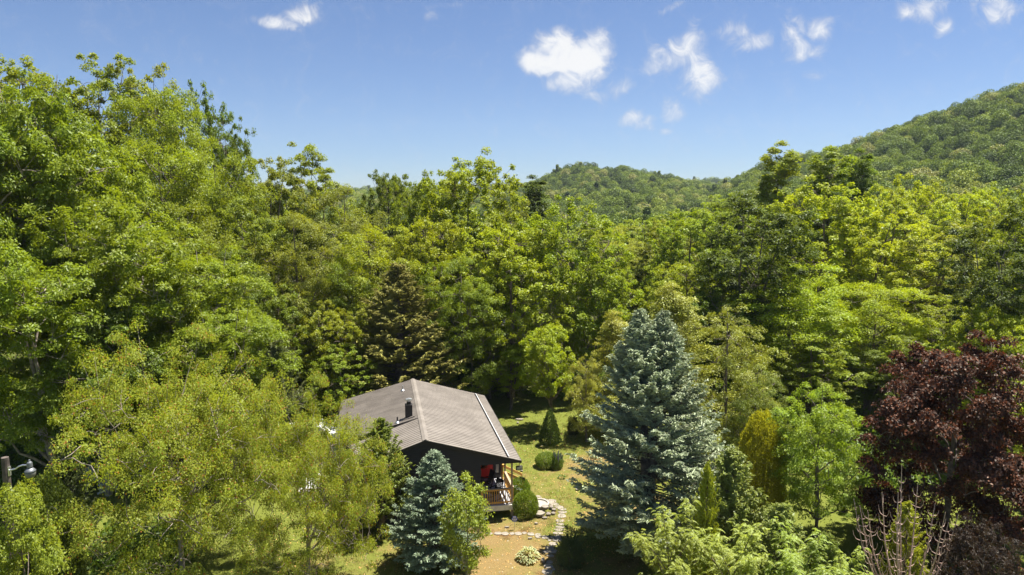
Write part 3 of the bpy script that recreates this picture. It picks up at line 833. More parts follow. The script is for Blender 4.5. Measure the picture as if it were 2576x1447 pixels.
    def railing(a, b, n, parent=H):
        a = Vector(a); b = Vector(b)
        r = MB(); up = Vector((0, 0, 1))
        r.bar(a + up * .95, b + up * .95, .13, .038); ro = r.build("railing", M_GREYWOOD if n else M_PINE, parent)
        lo = MB(); lo.bar(a + up * .88, b + up * .88, .04, .088); lo.bar(a + up * .13, b + up * .13, .04, .088)
        lo.build("rail", M_PINE, ro)
        for i in range(n):
            q = a + (b - a) * ((i + .5) / n)
            bb = MB(); d_ = (b - a).normalized(); o_ = Vector((d_.y, -d_.x, 0)) * .04
            bb.box(q.x + o_.x - .019, q.x + o_.x + .019, q.y + o_.y - .019, q.y + o_.y + .019, .752 + .05, .752 + .90)
            bb.build("baluster", M_PINE, ro)
    railing((xp + .06, .03, .752), (4.92, .03, .752), 13)
    railing((5.04, .12, .752), (5.04, 2.56, .752), 18)
    po = MB(); po.box(xp + .01, xp + .10, -.03, .06, .752, 1.68); po.build("railing_post", M_PINE, H)
    # steps down to the right with their plank rails
    st = MB()
    for i in range(4):
        z = .60 - i * .17
        st.box(5.16 + i * .28, 5.47 + i * .28, 2.72, 3.86, z - .04, z)
    st.build("steps", M_DECK, H)
    for yy in (2.68, 3.90):
        s_ = MB(); s_.bar((5.02, yy, 1.62), (6.35, yy, .92), .045, .15); s_.bar((5.02, yy, 1.18), (6.35, yy, .48), .045, .13); s_.bar((5.1, yy + .05, .62), (6.3, yy + .05, .04), .04, .24)
        s_.box(6.29, 6.38, yy - .07, yy - .025, 0, 1.02); s_.build("stair_rail", M_PINE, H)
    pb = MB()
    for i in range(5): pb.box(5.0 + i * .0, 5.045, 3.30 + i * .125, 3.415 + i * .125, .78, 1.84)
    pb.box(4.99, 5.10, 3.28, 3.98, 1.842, 1.88)
    pb.build("plank_screen", M_PINE, H)
    # flood light hanging under the eave corner
    fl = MB(); fl.box(5.18, 5.56, -.19, -.06, 2.82, 3.06); fl.tube([(5.37, -.12, 3.06), (5.37, -.12, 3.26)], .018, 8)
    flo = fl.build("flood_light", M_CHAR, H, .015)
    fg = MB(); fg.box(5.22, 5.52, -.203, -.192, 2.86, 3.02); fg.build("lens", principled("frosted_lens", (.42, .43, .36), .35), flo)
    # side deck on the left, full-sun glare put into its pale colour
    sd_ = MB(); yv = 4.0; x = -7.4
    while x < -5.10:
        sd_.box(x, x + .134, 4.0, 12.2, .72, .755); x += .14
    sd_.build("side_deck_floor", principled("sunlit_deck_paint", (0.62, 0.60, 0.58), .6, noise_amt=.08), H)
    sf = MB(); sf.box(-7.45, -5.08, 3.955, 3.996, .42, .735); sf.box(-7.45, -7.41, 4.0, 12.2, .42, .735); sf.build("side_deck_fascia", M_FASCIA, H)
    for (px, py) in ((-7.25, 4.1), (-5.25, 4.1), (-7.25, 8), (-7.25, 12)):
        sp_ = MB(); sp_.box(px - .08, px + .08, py - .08, py + .08, 0, .42); sp_.build("side_deck_footing", M_FASCIA, H)
    M_RB = wood_material("reddish_rail", (0.22, .10, .05), (.32, .16, .08))
    rr = MB(); rr.bar((-7.35, 4.05, 1.66), (-5.1, 4.05, 1.66), .12, .04); rr.bar((-7.35, 4.05, .88), (-5.1, 4.05, .88), .04, .08)
    rro = rr.build("side_railing", M_RB, H)
    for i in range(15):
        b_ = MB(); xx = -7.33 + i * .158; b_.box(xx - .02, xx + .02, 4.03, 4.07, .757, 1.64); b_.build("baluster", M_RB, rro)
    return H
build_house()

# ------------------------------------------------------------------ things on and around the porch
def rocking_chair(x, y, rz, label):
    r = empty("rocking_chair", (*hw(x, y), .752), HOUSE_A + rz)
    tag(r, label, "rocking chair", "black rocking chairs on the porch")
    s = MB()
    for i in range(6): s.bar((-.26, -.24 + i * .09, .43 - i * .012), (.26, -.24 + i * .09, .43 - i * .012), .075, .022)
    s.build("seat", M_BLACK, r)
    b = MB()
    for i in range(7): b.bar((-.225 + i * .075, .24, .42), (-.225 + i * .075, .50, 1.08), .05, .018, up=(0, -1, .4))
    b.bar((-.29, .505, 1.08), (.29, .505, 1.08), .04, .10); b.build("backrest", M_BLACK, r)
    for sx in (-1, 1):
        l = MB(); x_ = .29 * sx
        l.bar((x_, -.26, .06), (x_, -.26, .64), .045, .045, up=(0, 1, 0)); l.bar((x_, .22, .05), (x_, .50, 1.10), .045, .045, up=(0, 1, 0)); l.build("leg", M_BLACK, r)
        a = MB(); a.bar((x_, -.33, .655), (x_, .36, .655), .09, .025); a.build("armrest", M_BLACK, r)
        k = MB(); k.tube([(x_, -.48, .11), (x_, -.25, .04), (x_, .05, .02), (x_, .40, .05), (x_, .66, .13)], .022, 6); k.build("rocker", M_BLACK, r)
    return r
rocking_chair(4.05, .85, math.radians(-60), "black slatted rocking chair close behind the front porch railing")
rocking_chair(3.75, 2.35, math.radians(-75), "black rocking chair further back on the porch, near the red door")
def potted_palm():
    r = empty("potted_plant", (*hw(3.62, 3.35), .752)); tag(r, "dark leafy potted plant in front of the red front door", "potted plant")
    p = MB(); p.lathe([(.13, 0), (.19, .30), (.21, .32), (.20, .36), (.17, .36), (.16, .30)], n=16); p.build("pot", M_BLACK, r)
    s = MB(); s.tube([(0, 0, .3), (.02, 0, .7), (.01, .01, 1.05)], [.03, .022, .015], 7); s.build("stem", M_BARK, r)
    rng = np.random.default_rng(4); n = 420
    d = rand_dirs(rng, n); d[:, 2] = np.abs(d[:, 2]) * .8 - .15; d = unit(d)
    rad = rng.uniform(.12, .42, n)[:, None]
    V = leaf_quads(np.array([.01, 0, 1.1]) + d * rad * np.array([1, 1, .9]), d, unit(rng.normal(0, .6, (n, 3)) + np.array([0, 0, 1])), .15, .045)
    me = np_mesh("leaves", V, quads_index(len(V))); me.materials.append(M_LEAF)
    o = link_mesh("leaves", me, None, r); o.color = (.028, .045, .02, 1)
potted_palm()

def garden_flag():
    x, y = hw(6.02, 2.25)
    r = empty("garden_flag", (x, y, 0), HOUSE_A + math.radians(-38)); tag(r, "small navy, white and red banner hanging beside the porch steps", "flag")
    p = MB(); p.tube([(.20, 0, 0), (.20, 0, 1.40)], .012, 6); p.tube([(-.17, 0, 1.39), (.21, 0, 1.39)], .009, 6); p.build("pole", M_BLACK, r)
    def panel(name, x0, x1, z0, z1, mat):
        m = MB(); k = 6; vs = []; fs = []
        for i in range(k + 1):
            xx = x0 + (x1 - x0) * i / k; yy_ = .012 * math.sin(xx * 30)
            vs += [(xx, yy_ - .003, z0), (xx, yy_ - .003, z1), (xx, yy_ + .003, z0), (xx, yy_ + .003, z1)]
        for i in range(k):
            a = i * 4; b = a + 4
            fs += [(a, b, b + 1, a + 1), (a + 2, a + 3, b + 3, b + 2), (a, a + 2, b + 2, b), (a + 1, b + 1, b + 3, a + 3)]
        fs += [(0, 1, 3, 2), (k * 4, k * 4 + 2, k * 4 + 3, k * 4 + 1)]
        m.add(vs, fs); return m.build(name, mat, r)
    nav = panel("navy_panel", -.16, .18, 1.20, 1.375, principled("navy_cloth", (.012, .014, .06), .8))
    panel("white_panel", -.16, .008, .92, 1.198, principled("white_cloth", (.72, .70, .70), .8))
    panel("red_panel", .009, .18, .92, 1.198, principled("red_cloth", (.55, .03, .02), .8))
    t = MB()
    for x0, z0, w_, h_ in ((-.10, 1.235, .02, .10), (-.10, 1.30, .06, .02), (0.0, 1.235, .02, .10), (.05, 1.235, .02, .10), (0.0, 1.31, .07, .022), (.105, 1.235, .022, .10)):
        t.box(x0, x0 + w_, -.022, -.017, z0, z0 + h_)
    t.build("pale_marks", principled("tan_cloth", (.35, .27, .2), .8), nav)
garden_flag()

def yard_sign():
    x, y = G(1447, 1490)
    r = empty("yard_sign", (x, y, 0), 0.0); tag(r, "small blue round sign with white lettering on a stake in the lawn", "sign")
    s = MB(); s.tube([(0, .012, 0), (0, .012, .62)], .012, 6); s.build("stake", M_METAL, r)
    p = MB(); p.tube([(0, -.006, .62), (0, .006, .62)], .175, 8); p.build("sign_panel", principled("sign_blue", (.03, .06, .30), .5), r)
    m = MB()
    for (x0, x1, z0, z1) in ((-.09, .09, .70, .725), (-.07, .07, .745, .765), (-.135, .135, .575, .60), (-.135, -.09, .60, .665), (-.06, -.02, .60, .665), (.0, .05, .60, .665), (.075, .125, .60, .665), (-.10, .10, .53, .548), (-.06, .06, .49, .508)):
        m.box(x0, x1, -.012, -.008, z0, z1)
    m.build("lettering", M_WHITE, r)
yard_sign()

# ------------------------------------------------------------------ stones, planter and rocks
def slab(name, X, Y, w, h, seed, label, group, zoff=0.0, thick=.035, mat=None, cat="stepping stone", tilt=0.0):
    rng = random.Random(seed)
    x, y = G(X, Y)
    dist = math.hypot(x, y)
    w, h = w / 2.906, h / 2.906
    wm = w / 2.8125 / F_PX * math.hypot(dist, CAM_H); hm = h / 2.8125 / F_PX * (dist ** 2 + CAM_H ** 2) / CAM_H
    n = rng.randint(6, 9); a0 = rng.uniform(0, 6)
    pts = []
    for i in range(n):
        a = a0 + i * 2 * math.pi / n + rng.uniform(-.22, .22); k = rng.uniform(.86, 1.12)
        ca, sa = math.cos(a), math.sin(a)
        sq = 1 / max(abs(ca), abs(sa)) ** .45
        pts.append((ca * wm / 2 * k * sq, sa * hm / 2 * k * sq))
    mb = MB(); mb.prism(pts, 'z', -.05, thick)
    o = mb.build(name, mat or M_STONE, None, .012)
    o.location = (x, y, zoff); o.rotation_euler = (rng.uniform(-.03, .03) + tilt, rng.uniform(-.03, .03), 0)
    tag(o, label, cat, group)
    return o
def z3(a, b): return 1360 + a / 2.906, 1120 + b / 2.906
PATH = [(445, 812, 60, 28), (500, 835, 60, 25), (550, 845, 90, 30), (575, 868, 70, 20), (615, 890, 80, 20), (640, 908, 70, 20), (645, 933, 70, 18), (640, 963, 70, 32),
        (625, 1003, 70, 22), (625, 1030, 60, 17), (625, 1055, 70, 18), (618, 1078, 80, 18), (610, 1105, 80, 20), (615, 1133, 90, 22), (600, 1160, 80, 26), (570, 1193, 70, 28),
        (540, 1225, 65, 26), (545, 1255, 115, 28), (545, 1290, 60, 18), (540, 1342, 50, 22), (530, 1375, 75, 33), (520, 1422, 90, 38), (570, 1400, 25, 18)]
PATH_L = ["uppermost pale stepping stone of the curved path, right of the clipped bush", "second stepping stone from the top of the curved path", "broad pale stone at the bend near the top of the path",
          "thin stone just below the broad stone at the bend", "flat stepping stone where the path turns downhill", "stepping stone at the outermost point of the curve", "narrow stepping stone below the outermost point of the curve", "large squarish stone on the right of the curved path",
          "stepping stone level with the blue sign", "small thin stepping stone under the one level with the blue sign", "stepping stone halfway down the path's straight run", "wide thin stepping stone above the meeting of the two paths", "stepping stone just above where the side row joins", "wide stone at the junction with the side row",
          "stepping stone just under the junction of the two rows", "rounded stone below the junction of the two rows", "rounded pale stone above the widest lower stone", "widest pale stone in the lower path, right of the striped plant", "small sunken stone under the widest lower stone",
          "small stone of the lower path left of the dark shrub", "square stone near the bottom end of the path", "grey-pink stone at the very bottom of the path", "tiny stone chip beside the bottom of the path"]
for i, (a, b, w_, h_) in enumerate(PATH):
    slab("stepping_stone", *z3(a, b), w_, h_, 100 + i, PATH_L[i], "flat stepping stones of the garden path")
ROW = [(48, 1110, 50, 22), (118, 1106, 62, 22), (175, 1109, 60, 22), (230, 1109, 42, 22), (283, 1109, 55, 24), (333, 1105, 36, 16), (385, 1113, 60, 25), (448, 1125, 50, 38), (505, 1138, 60, 25), (540, 1162, 36, 16), (560, 1140, 32, 18)]
ROW_L = ["leftmost stone of the straight side row, near the small leafy tree", "long pale stone second from the left in the side row", "pale stone third from the left in the side row", "small squarish stone fourth from the left in the side row", "pointed pale stone fifth in the side row", "small broken stone in the middle of the side row",
         "triangular pale stone of the side row under the blue sign", "grey rounded stone turned on end in the side row", "wide stone of the side row just before it meets the path", "small stone chip below the right end of the side row", "small stone tucked into the right end of the side row"]
for i, (a, b, w_, h_) in enumerate(ROW):
    slab("stepping_stone", *z3(a, b), w_, h_, 200 + i, ROW_L[i], "flat stepping stones of the side row")
ROCKS = [(500, 930, 66, 26, .30, "upper flat slab leaning on the little stone wall"), (462, 968, 85, 32, .18, "long flat slab at the front of the little stone wall"), (555, 905, 40, 26, .10, "rough rock at the back of the little stone wall"),
         (575, 925, 40, 22, .08, "rough rock at the right end of the little stone wall"), (530, 958, 46, 22, .06, "low rock filling the front of the little stone wall"), (570, 950, 40, 20, .04, "rock under the right side of the little stone wall"), (500, 985, 50, 16, .02, "thin rock at the foot of the little stone wall"),
         (292, 180, 74, 11, .05, "long pale log-like rock on the lawn behind the house"), (280, 205, 22, 10, .03, "small pale rock in front of the long rock behind the house"), (830, 762, 62, 22, .02, "flat stone half under the large blue spruce"), (765, 752, 30, 16, .02, "small stone at the left edge of the large blue spruce"),
         (485, 1335, 36, 34, .06, "rounded grey rock standing beside the lower path"), (312, 601, 24, 9, .03, "white stone on the grass right of the porch steps"), (430, 1030, 30, 12, .02, "scattered pale rubble stone below the little stone wall"), (190, 1060, 44, 8, .01, "thin stone half buried above the side row"), (380, 1152, 40, 10, .01, "thin pale stone just under the side row")]
for i, (a, b, w_, h_, zo, lb) in enumerate(ROCKS):
    slab("rock", *z3(a, b), w_ * .85, h_ * .8, 300 + i, lb, "loose garden rocks", zoff=zo, thick=.08, mat=M_ROCK if 2 <= i < 7 or i == 11 else M_STONE, cat="rock", tilt=.10 if i < 2 else 0)
def planter():
    x, y = G(*z3(455, 890)); o = MB()
    o.lathe([(.56, 0), (.60, .05), (.62, .26), (.60, .30), (.50, .30), (.49, .23), (.02, .22)], n=28)
    p = o.build("stone_planter", M_CONC, None, smooth=False); p.location = (x, y, 0); tag(p, "round low concrete planter ring between the clipped bush and the path", "planter")
planter()

# ------------------------------------------------------------------ left yard: white chairs, lamp, vehicle
def adirondack(x, y, rz, label, s=1.15):
    r = empty("garden_chair", (x, y, float(terrain(x, y))), rz); r.scale = (s, s, s); tag(r, label, "garden chair", "white slatted garden chairs on the left lawn")
    st = MB()
    for i in range(7): st.bar((-.27, -.42 + i * .09, .37 - i * .022), (.27, -.42 + i * .09, .37 - i * .022), .08, .022)
    st.build("seat", M_WHITE, r)
    b = MB()
    for i in range(7):
        h_ = 1.02 - .018 * (i - 3) ** 2
        b.bar((-.25 + i * .083, .16, .24), (-.29 + i * .097, .16 + .38 * h_, h_), .075, .02, up=(0, -1, .4))
    b.bar((-.30, .33, .52), (.30, .33, .52), .05, .06); b.build("backrest", M_WHITE, r)
    for sx in (-1, 1):
        x_ = .32 * sx
        a = MB(); a.bar((x_ * 1.1, -.45, .56), (x_ * 1.1, .42, .56), .13, .022); a.build("armrest", M_WHITE, r)
        l = MB(); l.bar((x_, -.38, 0), (x_, -.38, .548), .09, .03, up=(0, 1, 0)); l.bar((x_, .36, 0), (x_, .36, .548), .06, .03, up=(0, 1, 0)); l.bar((x_, -.42, .33), (x_, .50, .06), .03, .10); l.build("leg", M_WHITE, r)
adirondack(-25.6, 42.6, math.radians(115), "white slatted garden chair seen from its side, nearer of the pair on the left lawn")
adirondack(-24.6, 44.6, math.radians(8), "white slatted garden chair with upright back behind the nearer white chair")
adirondack(-28.0, 44.2, math.radians(235), "white garden chair mostly hidden by leaves left of the nearer white chair")
def fire_pit():
    x, y = -26.4, 41.0
    m = MB(); m.lathe([(.30, 0), (.42, .12), (.46, .38), (.48, .40), (.44, .40), (.38, .14), (.02, .10)], n=20)
    o = m.build("fire_pit", M_BLACK, None); o.location = (x, y, float(terrain(x, y))); tag(o, "dark round fire bowl on the grass in front of the white chairs", "fire pit")
fire_pit()
def yard_lamp():
    r_ = ray(14, 1290); t = 25.0 / r_[1]; px, pz = r_[0] * t, CAM_H + r_[2] * t
    r = empty("yard_lamp", (px, 25.0, 0)); tag(r, "grey yard lamp on a curved arm fixed to a wooden pole", "street lamp")
    p = MB(); p.tube([(0, 0, 0), (0, 0, pz + .05)], [.16, .125], 12); p.build("pole", principled("pole_wood", (.10, .08, .065), .9, noise_amt=.4, noise_scale=3, bump=.5, bump_scale=10), r)
    zt = pz - .35
    a = MB(); a.tube([(.12, -.02, zt - .10), (.40, -.05, zt - .02), (.55, -.09, zt + .08), (.70, -.1, zt + .14), (.86, -.12, zt + .15)], .03, 8); a.box(.09, .15, -.06, .06, zt - .30, zt + .05); a.build("arm", M_METAL, r)
    hx, hy = .98, -.12
    h = MB(); h.lathe([(.08, 0), (.10, .04), (.09, .18), (.07, .22), (.04, .24), (.035, .30), (.015, .31)], (hx, hy, zt + .05), 18); h.build("lamp_housing", principled("lamp_grey", (.16, .17, .18), .5, metal=.4), r)
    rf = MB(); rf.lathe([(.07, .0), (.13, -.04), (.185, -.11), (.19, -.14), (.17, -.14)], (hx, hy, zt + .05), 24); rf.build("reflector", principled('shaded_metal', (.20, .21, .22), .5, metal=.6), r, smooth=True)  # lamp greys darkened to stand in for the tree's shade
    ls = MB(); ls.lathe([(.175, -.10), (.18, -.14), (.165, -.26), (.13, -.30), (.03, -.31)], (hx, hy, zt), 24); ls.build("lens", principled("lamp_lens", (.18, .18, .16), .3, noise_amt=.08), r, smooth=True)
    b = MB(); b.box(.13, .22, -.10, .02, zt - 1.35, zt - .85); b.build("meter_box", principled("meter_grey", (.5, .55, .6), .5), r)
yard_lamp()
def vehicle():
    x, y = hw(-7.7, 14.2)
    r = empty("parked_van", (x, y, 0), math.radians(8)); tag(r, "white vehicle mostly hidden by leaves beyond the side deck", "van")
    b = MB(); b.prism([(-2.5, .45), (2.2, .45), (2.45, .75), (2.4, 1.15), (1.55, 1.30), (.95, 1.95), (-2.35, 1.95), (-2.5, 1.2)], 'y', -.95, .95); b.build("body", M_WHITE, r, .06)
    g = MB()
    for s in (-1, 1):
        g.prism([(1.42, 1.34), (.95, 1.84), (.15, 1.84), (.15, 1.30)], 'y', .953 * s, .965 * s)
        g.prism([(.0, 1.30), (.0, 1.84), (-2.2, 1.84), (-2.25, 1.30)], 'y', .953 * s, .965 * s)
    g.build("window", M_GLASS, r)
    for (wx, wy) in ((1.5, -.9), (1.5, .9), (-1.6, -.9), (-1.6, .9)):
        w_ = MB(); w_.tube([(wx, wy - .11, .34), (wx, wy + .11, .34)], .34, 20); wo_ = w_.build("wheel", M_BLACK, r)
        h = MB(); h.tube([(wx, wy - .125, .34), (wx, wy + .125, .34)], .19, 16); h.build("rim", M_METAL, wo_)
vehicle()
def neighbour_roof():
    x, y = -4.2, 84.0
    r = empty("neighbour_house", (x, y, float(terrain(x, y)))); tag(r, "grey-pink wall of another house glimpsed through the trees behind the roof ridge", "house")
    z = 0
    b = MB(); b.box(-3.2, 3.2, 0, 5, 0, 3.2); b.build("wall", principled("pinkish_wall", (.42, .36, .35), .8), r)
    f = MB(); f.prism([(-3.6, 3.15), (0, 4.9), (3.6, 3.15), (3.6, 3.05), (0, 4.75), (-3.6, 3.05)], 'y', -.4, 5.4); f.build("roof", principled("grey_shingle", (.30, .27, .27), .85, noise_amt=.3, noise_scale=14), r)
    w_ = MB(); w_.box(.6, 1.6, -.03, -.003, 1.1, 2.2); w_.build("window", M_GLASS, r)
neighbour_roof()

# ------------------------------------------------------------------ kinds of trees
P = {}
P['oak1'] = broadleaf("oak", 11, H=24, Wd=13, base=.18, lobes=50, clumps=13, leaves=150, leaf=.26, aspect=.42, stems=3, droop=.35, flat=.5, rc=(.5, .85), lobe_r=(.14, .21), bark=M_BARK_PALE)
P['oak2'] = broadleaf("oak", 12, H=22, Wd=13, base=.1, lobes=50, clumps=13, leaves=150, leaf=.26, aspect=.42, stems=2, droop=.35, flat=.5, rc=(.5, .85), lobe_r=(.14, .21), bark=M_BARK_PALE)
P['round1'] = broadleaf("round_tree", 21, H=20, Wd=13, base=.0, lobes=84, clumps=17, leaves=90, leaf=.21, aspect=.66, shape='dome', flat=.75, rc=(.30, .52), lobe_r=(.105, .16), inner=.86, radial=.35)
P['round2'] = broadleaf("round_tree", 22, H=20, Wd=12, base=.0, lobes=84, clumps=17, leaves=90, leaf=.20, aspect=.66, shape='oval', flat=.75, rc=(.30, .52), lobe_r=(.11, .165), inner=.84, radial=.35)
P['round3'] = broadleaf("round_tree", 23, H=18, Wd=13, base=.0, lobes=90, clumps=16, leaves=90, leaf=.19, aspect=.6, shape='dome', flat=.7, rc=(.28, .5), lobe_r=(.095, .15), inner=.82, radial=.35)
P['round4'] = broadleaf("round_tree", 24, H=21, Wd=13, base=.02, lobes=76, clumps=17, leaves=95, leaf=.22, aspect=.62, shape='dome', flat=.7, rc=(.32, .56), lobe_r=(.11, .18), inner=.78, stems=2, radial=.4)
P['round5'] = broadleaf("round_tree", 25, H=20, Wd=12, base=.0, lobes=84, clumps=16, leaves=90, leaf=.21, aspect=.6, shape='oval', flat=.7, rc=(.30, .54), lobe_r=(.10, .16), inner=.8, radial=.35)
P['tier1'] = broadleaf("tiered_tree", 31, H=20, Wd=14, base=.02, lobes=56, clumps=13, leaves=165, leaf=.19, aspect=.6, flat=.4, rc=(.6, 1.0), lobe_r=(.12, .19))
P['tier2'] = broadleaf("tiered_tree", 32, H=18, Wd=13, base=.02, lobes=56, clumps=13, leaves=165, leaf=.18, aspect=.6, flat=.4, rc=(.6, 1.0), lobe_r=(.12, .19), inner=.6)
P['open1'] = broadleaf("open_tree", 41, H=22, Wd=12, base=.32, lobes=32, clumps=13, leaves=140, leaf=.21, aspect=.6, shape='vase', lobe_r=(.13, .2), stems=3, upright=.3, rc=(.42, .75))
P['open2'] = broadleaf("open_tree", 42, H=22, Wd=12, base=.18, lobes=44, clumps=12, leaves=150, leaf=.20, aspect=.6, shape='oval', lobe_r=(.11, .17), upright=.2, rc=(.38, .68), inner=.55, stems=2)
P['spire1'] = broadleaf("spire_tree", 51, H=22, Wd=9, base=.15, lobes=34, clumps=12, leaves=130, leaf=.19, aspect=.6, shape='cone', lobe_r=(.14, .22), upright=.3, top=.96, rc=(.4, .7))
P['locust'] = broadleaf("locust_tree", 61, H=19, Wd=12, base=.02, lobes=58, clumps=13, leaves=170, leaf=.17, aspect=.45, flat=.42, rc=(.5, .85), lobe_r=(.11, .18), shape='oval', inner=.6)
P['small1'] = broadleaf("small_tree", 71, H=8, Wd=5, base=.22, lobes=20, clumps=12, leaves=120, leaf=.14, aspect=.55, stems=2, rc=(.4, .7), lobe_r=(.14, .22), shape='oval')
P['front'] = broadleaf("front_tree", 81, H=11.2, Wd=17, base=-.02, lobes=150, clumps=16, leaves=190, leaf=.11, aspect=.58, droop=.7, low_limbs=True, flat=.55, rc=(.32, .58), lobe_r=(.075, .125), mat=M_LEAF_TIP, bark=M_BARK_PALE, shape='dome', inner=.35, lean=(2.5, 0), trunk_r=.20, stems=2,
  skip=lambda x, y, z: -7.0 < x < -2.4 and abs(z - (4.4 - .41 * y)) < 1.8)
P['small2'] = broadleaf("feathery_tree", 72, H=7.6, Wd=5.2, base=.0, lobes=52, clumps=12, leaves=140, leaf=.11, aspect=.42, flat=.42, rc=(.4, .7), lobe_r=(.1, .16), inner=.6, droop=.3)
P['sapling'] = broadleaf("sapling", 75, H=5.4, Wd=2.7, base=.18, lobes=26, clumps=8, leaves=60, leaf=.10, aspect=.6, flat=.6, rc=(.4, .75), lobe_r=(.12, .2), shape='oval', inner=.5, droop=.3, trunk_r=.06, bark=M_BARK_PALE)
P['maple_red'] = broadleaf("maple", 91, H=11, Wd=9, base=-.14, lobes=78, clumps=13, leaves=190, leaf=.13, aspect=.75, droop=.2, flat=.4, rc=(.42, .72), lobe_r=(.11, .17), mat=M_RED, shape='dome')
P['spruce'] = conifer("spruce", 101, H=11.6, Wd=8.4, whorls=60, per=12, twig_density=14, blade=(.17, .055), lift=(.9, -.12), tip_up=.20, profile=.92, z0=.09, jit=.15, base_in=.2, tops=((-.45, .1, 1.0), (.45, 0, 1.0)), twig_len=.30)
P['spruce_small'] = conifer("spruce", 102, H=5.6, Wd=4.2, whorls=48, per=11, twig_density=19, blade=(.115, .04), lift=(.8, -.10), tip_up=.16, profile=.86, jit=.13, base_in=.2, twig_len=.32)
P['dark_conifer'] = conifer("brown_conifer", 103, H=13, Wd=8.4, whorls=46, per=9, jit=.16, twig_density=11, blade=(.26, .075), lift=(.75, .12), tip_up=.30, profile=.85, twig_len=.30)
P['hemlock'] = broadleaf("hemlock", 104, H=12, Wd=8, base=.06, lobes=70, clumps=12, leaves=150, leaf=.13, aspect=.34, droop=.6, flat=.4, rc=(.4, .75), lobe_r=(.07, .12), shape='cone', inner=.5, mat=M_SPRAY, top=.97)
P['hemlock2'] = broadleaf("hemlock", 105, H=11, Wd=8, base=.06, lobes=64, clumps=12, leaves=150, leaf=.13, aspect=.34, droop=.6, flat=.4, rc=(.4, .75), lobe_r=(.07, .12), shape='oval', inner=.5, mat=M_SPRAY)
P['juniper'] = conifer("juniper", 106, H=7, Wd=4.6, whorls=34, per=8, twig_density=15, blade=(.15, .055), lift=(1.1, .55), tip_up=.25, profile=.6, gap=.1, jit=.2, twig_len=.26, mat=M_SPRAY)
P['column'] = shell_shrub("column_shrub", 111, 6.2, 2.6, lambda t: (min(1, t / .08) ** .5) * (1 - max(0, (t - .45) / .56) ** 2.2) ** .6 * .98, n=46000, leaf=.105, aspect=.45, lump=.07, upright=1.2, depth=.3, lump_f=7)
P['cone_shrub'] = shell_shrub("cone_shrub", 112, 2.4, 1.7, lambda t: min(1, t / .12) ** .6 * (1 - t) ** .62 * 1.05, n=9000, leaf=.085, lump=.12, upright=1.0)
P['ball'] = shell_shrub("ball_shrub", 113, 1.4, 1.6, lambda t: math.sqrt(max(0, 1 - (2 * t * .86 - .72) ** 2)), n=11000, leaf=.065, lump=.05, upright=.5)
P['loose'] = shell_shrub("loose_shrub", 114, 1.4, 1.8, lambda t: math.sqrt(max(0, 1 - (2 * t * .86 - .72) ** 2)), n=6000, leaf=.09, lump=.2, upright=.5, spikes=30)
P['ferny'] = ferny("ferny_tree", 121, 6.5, 5.5, fronds=1200, flen=.55)

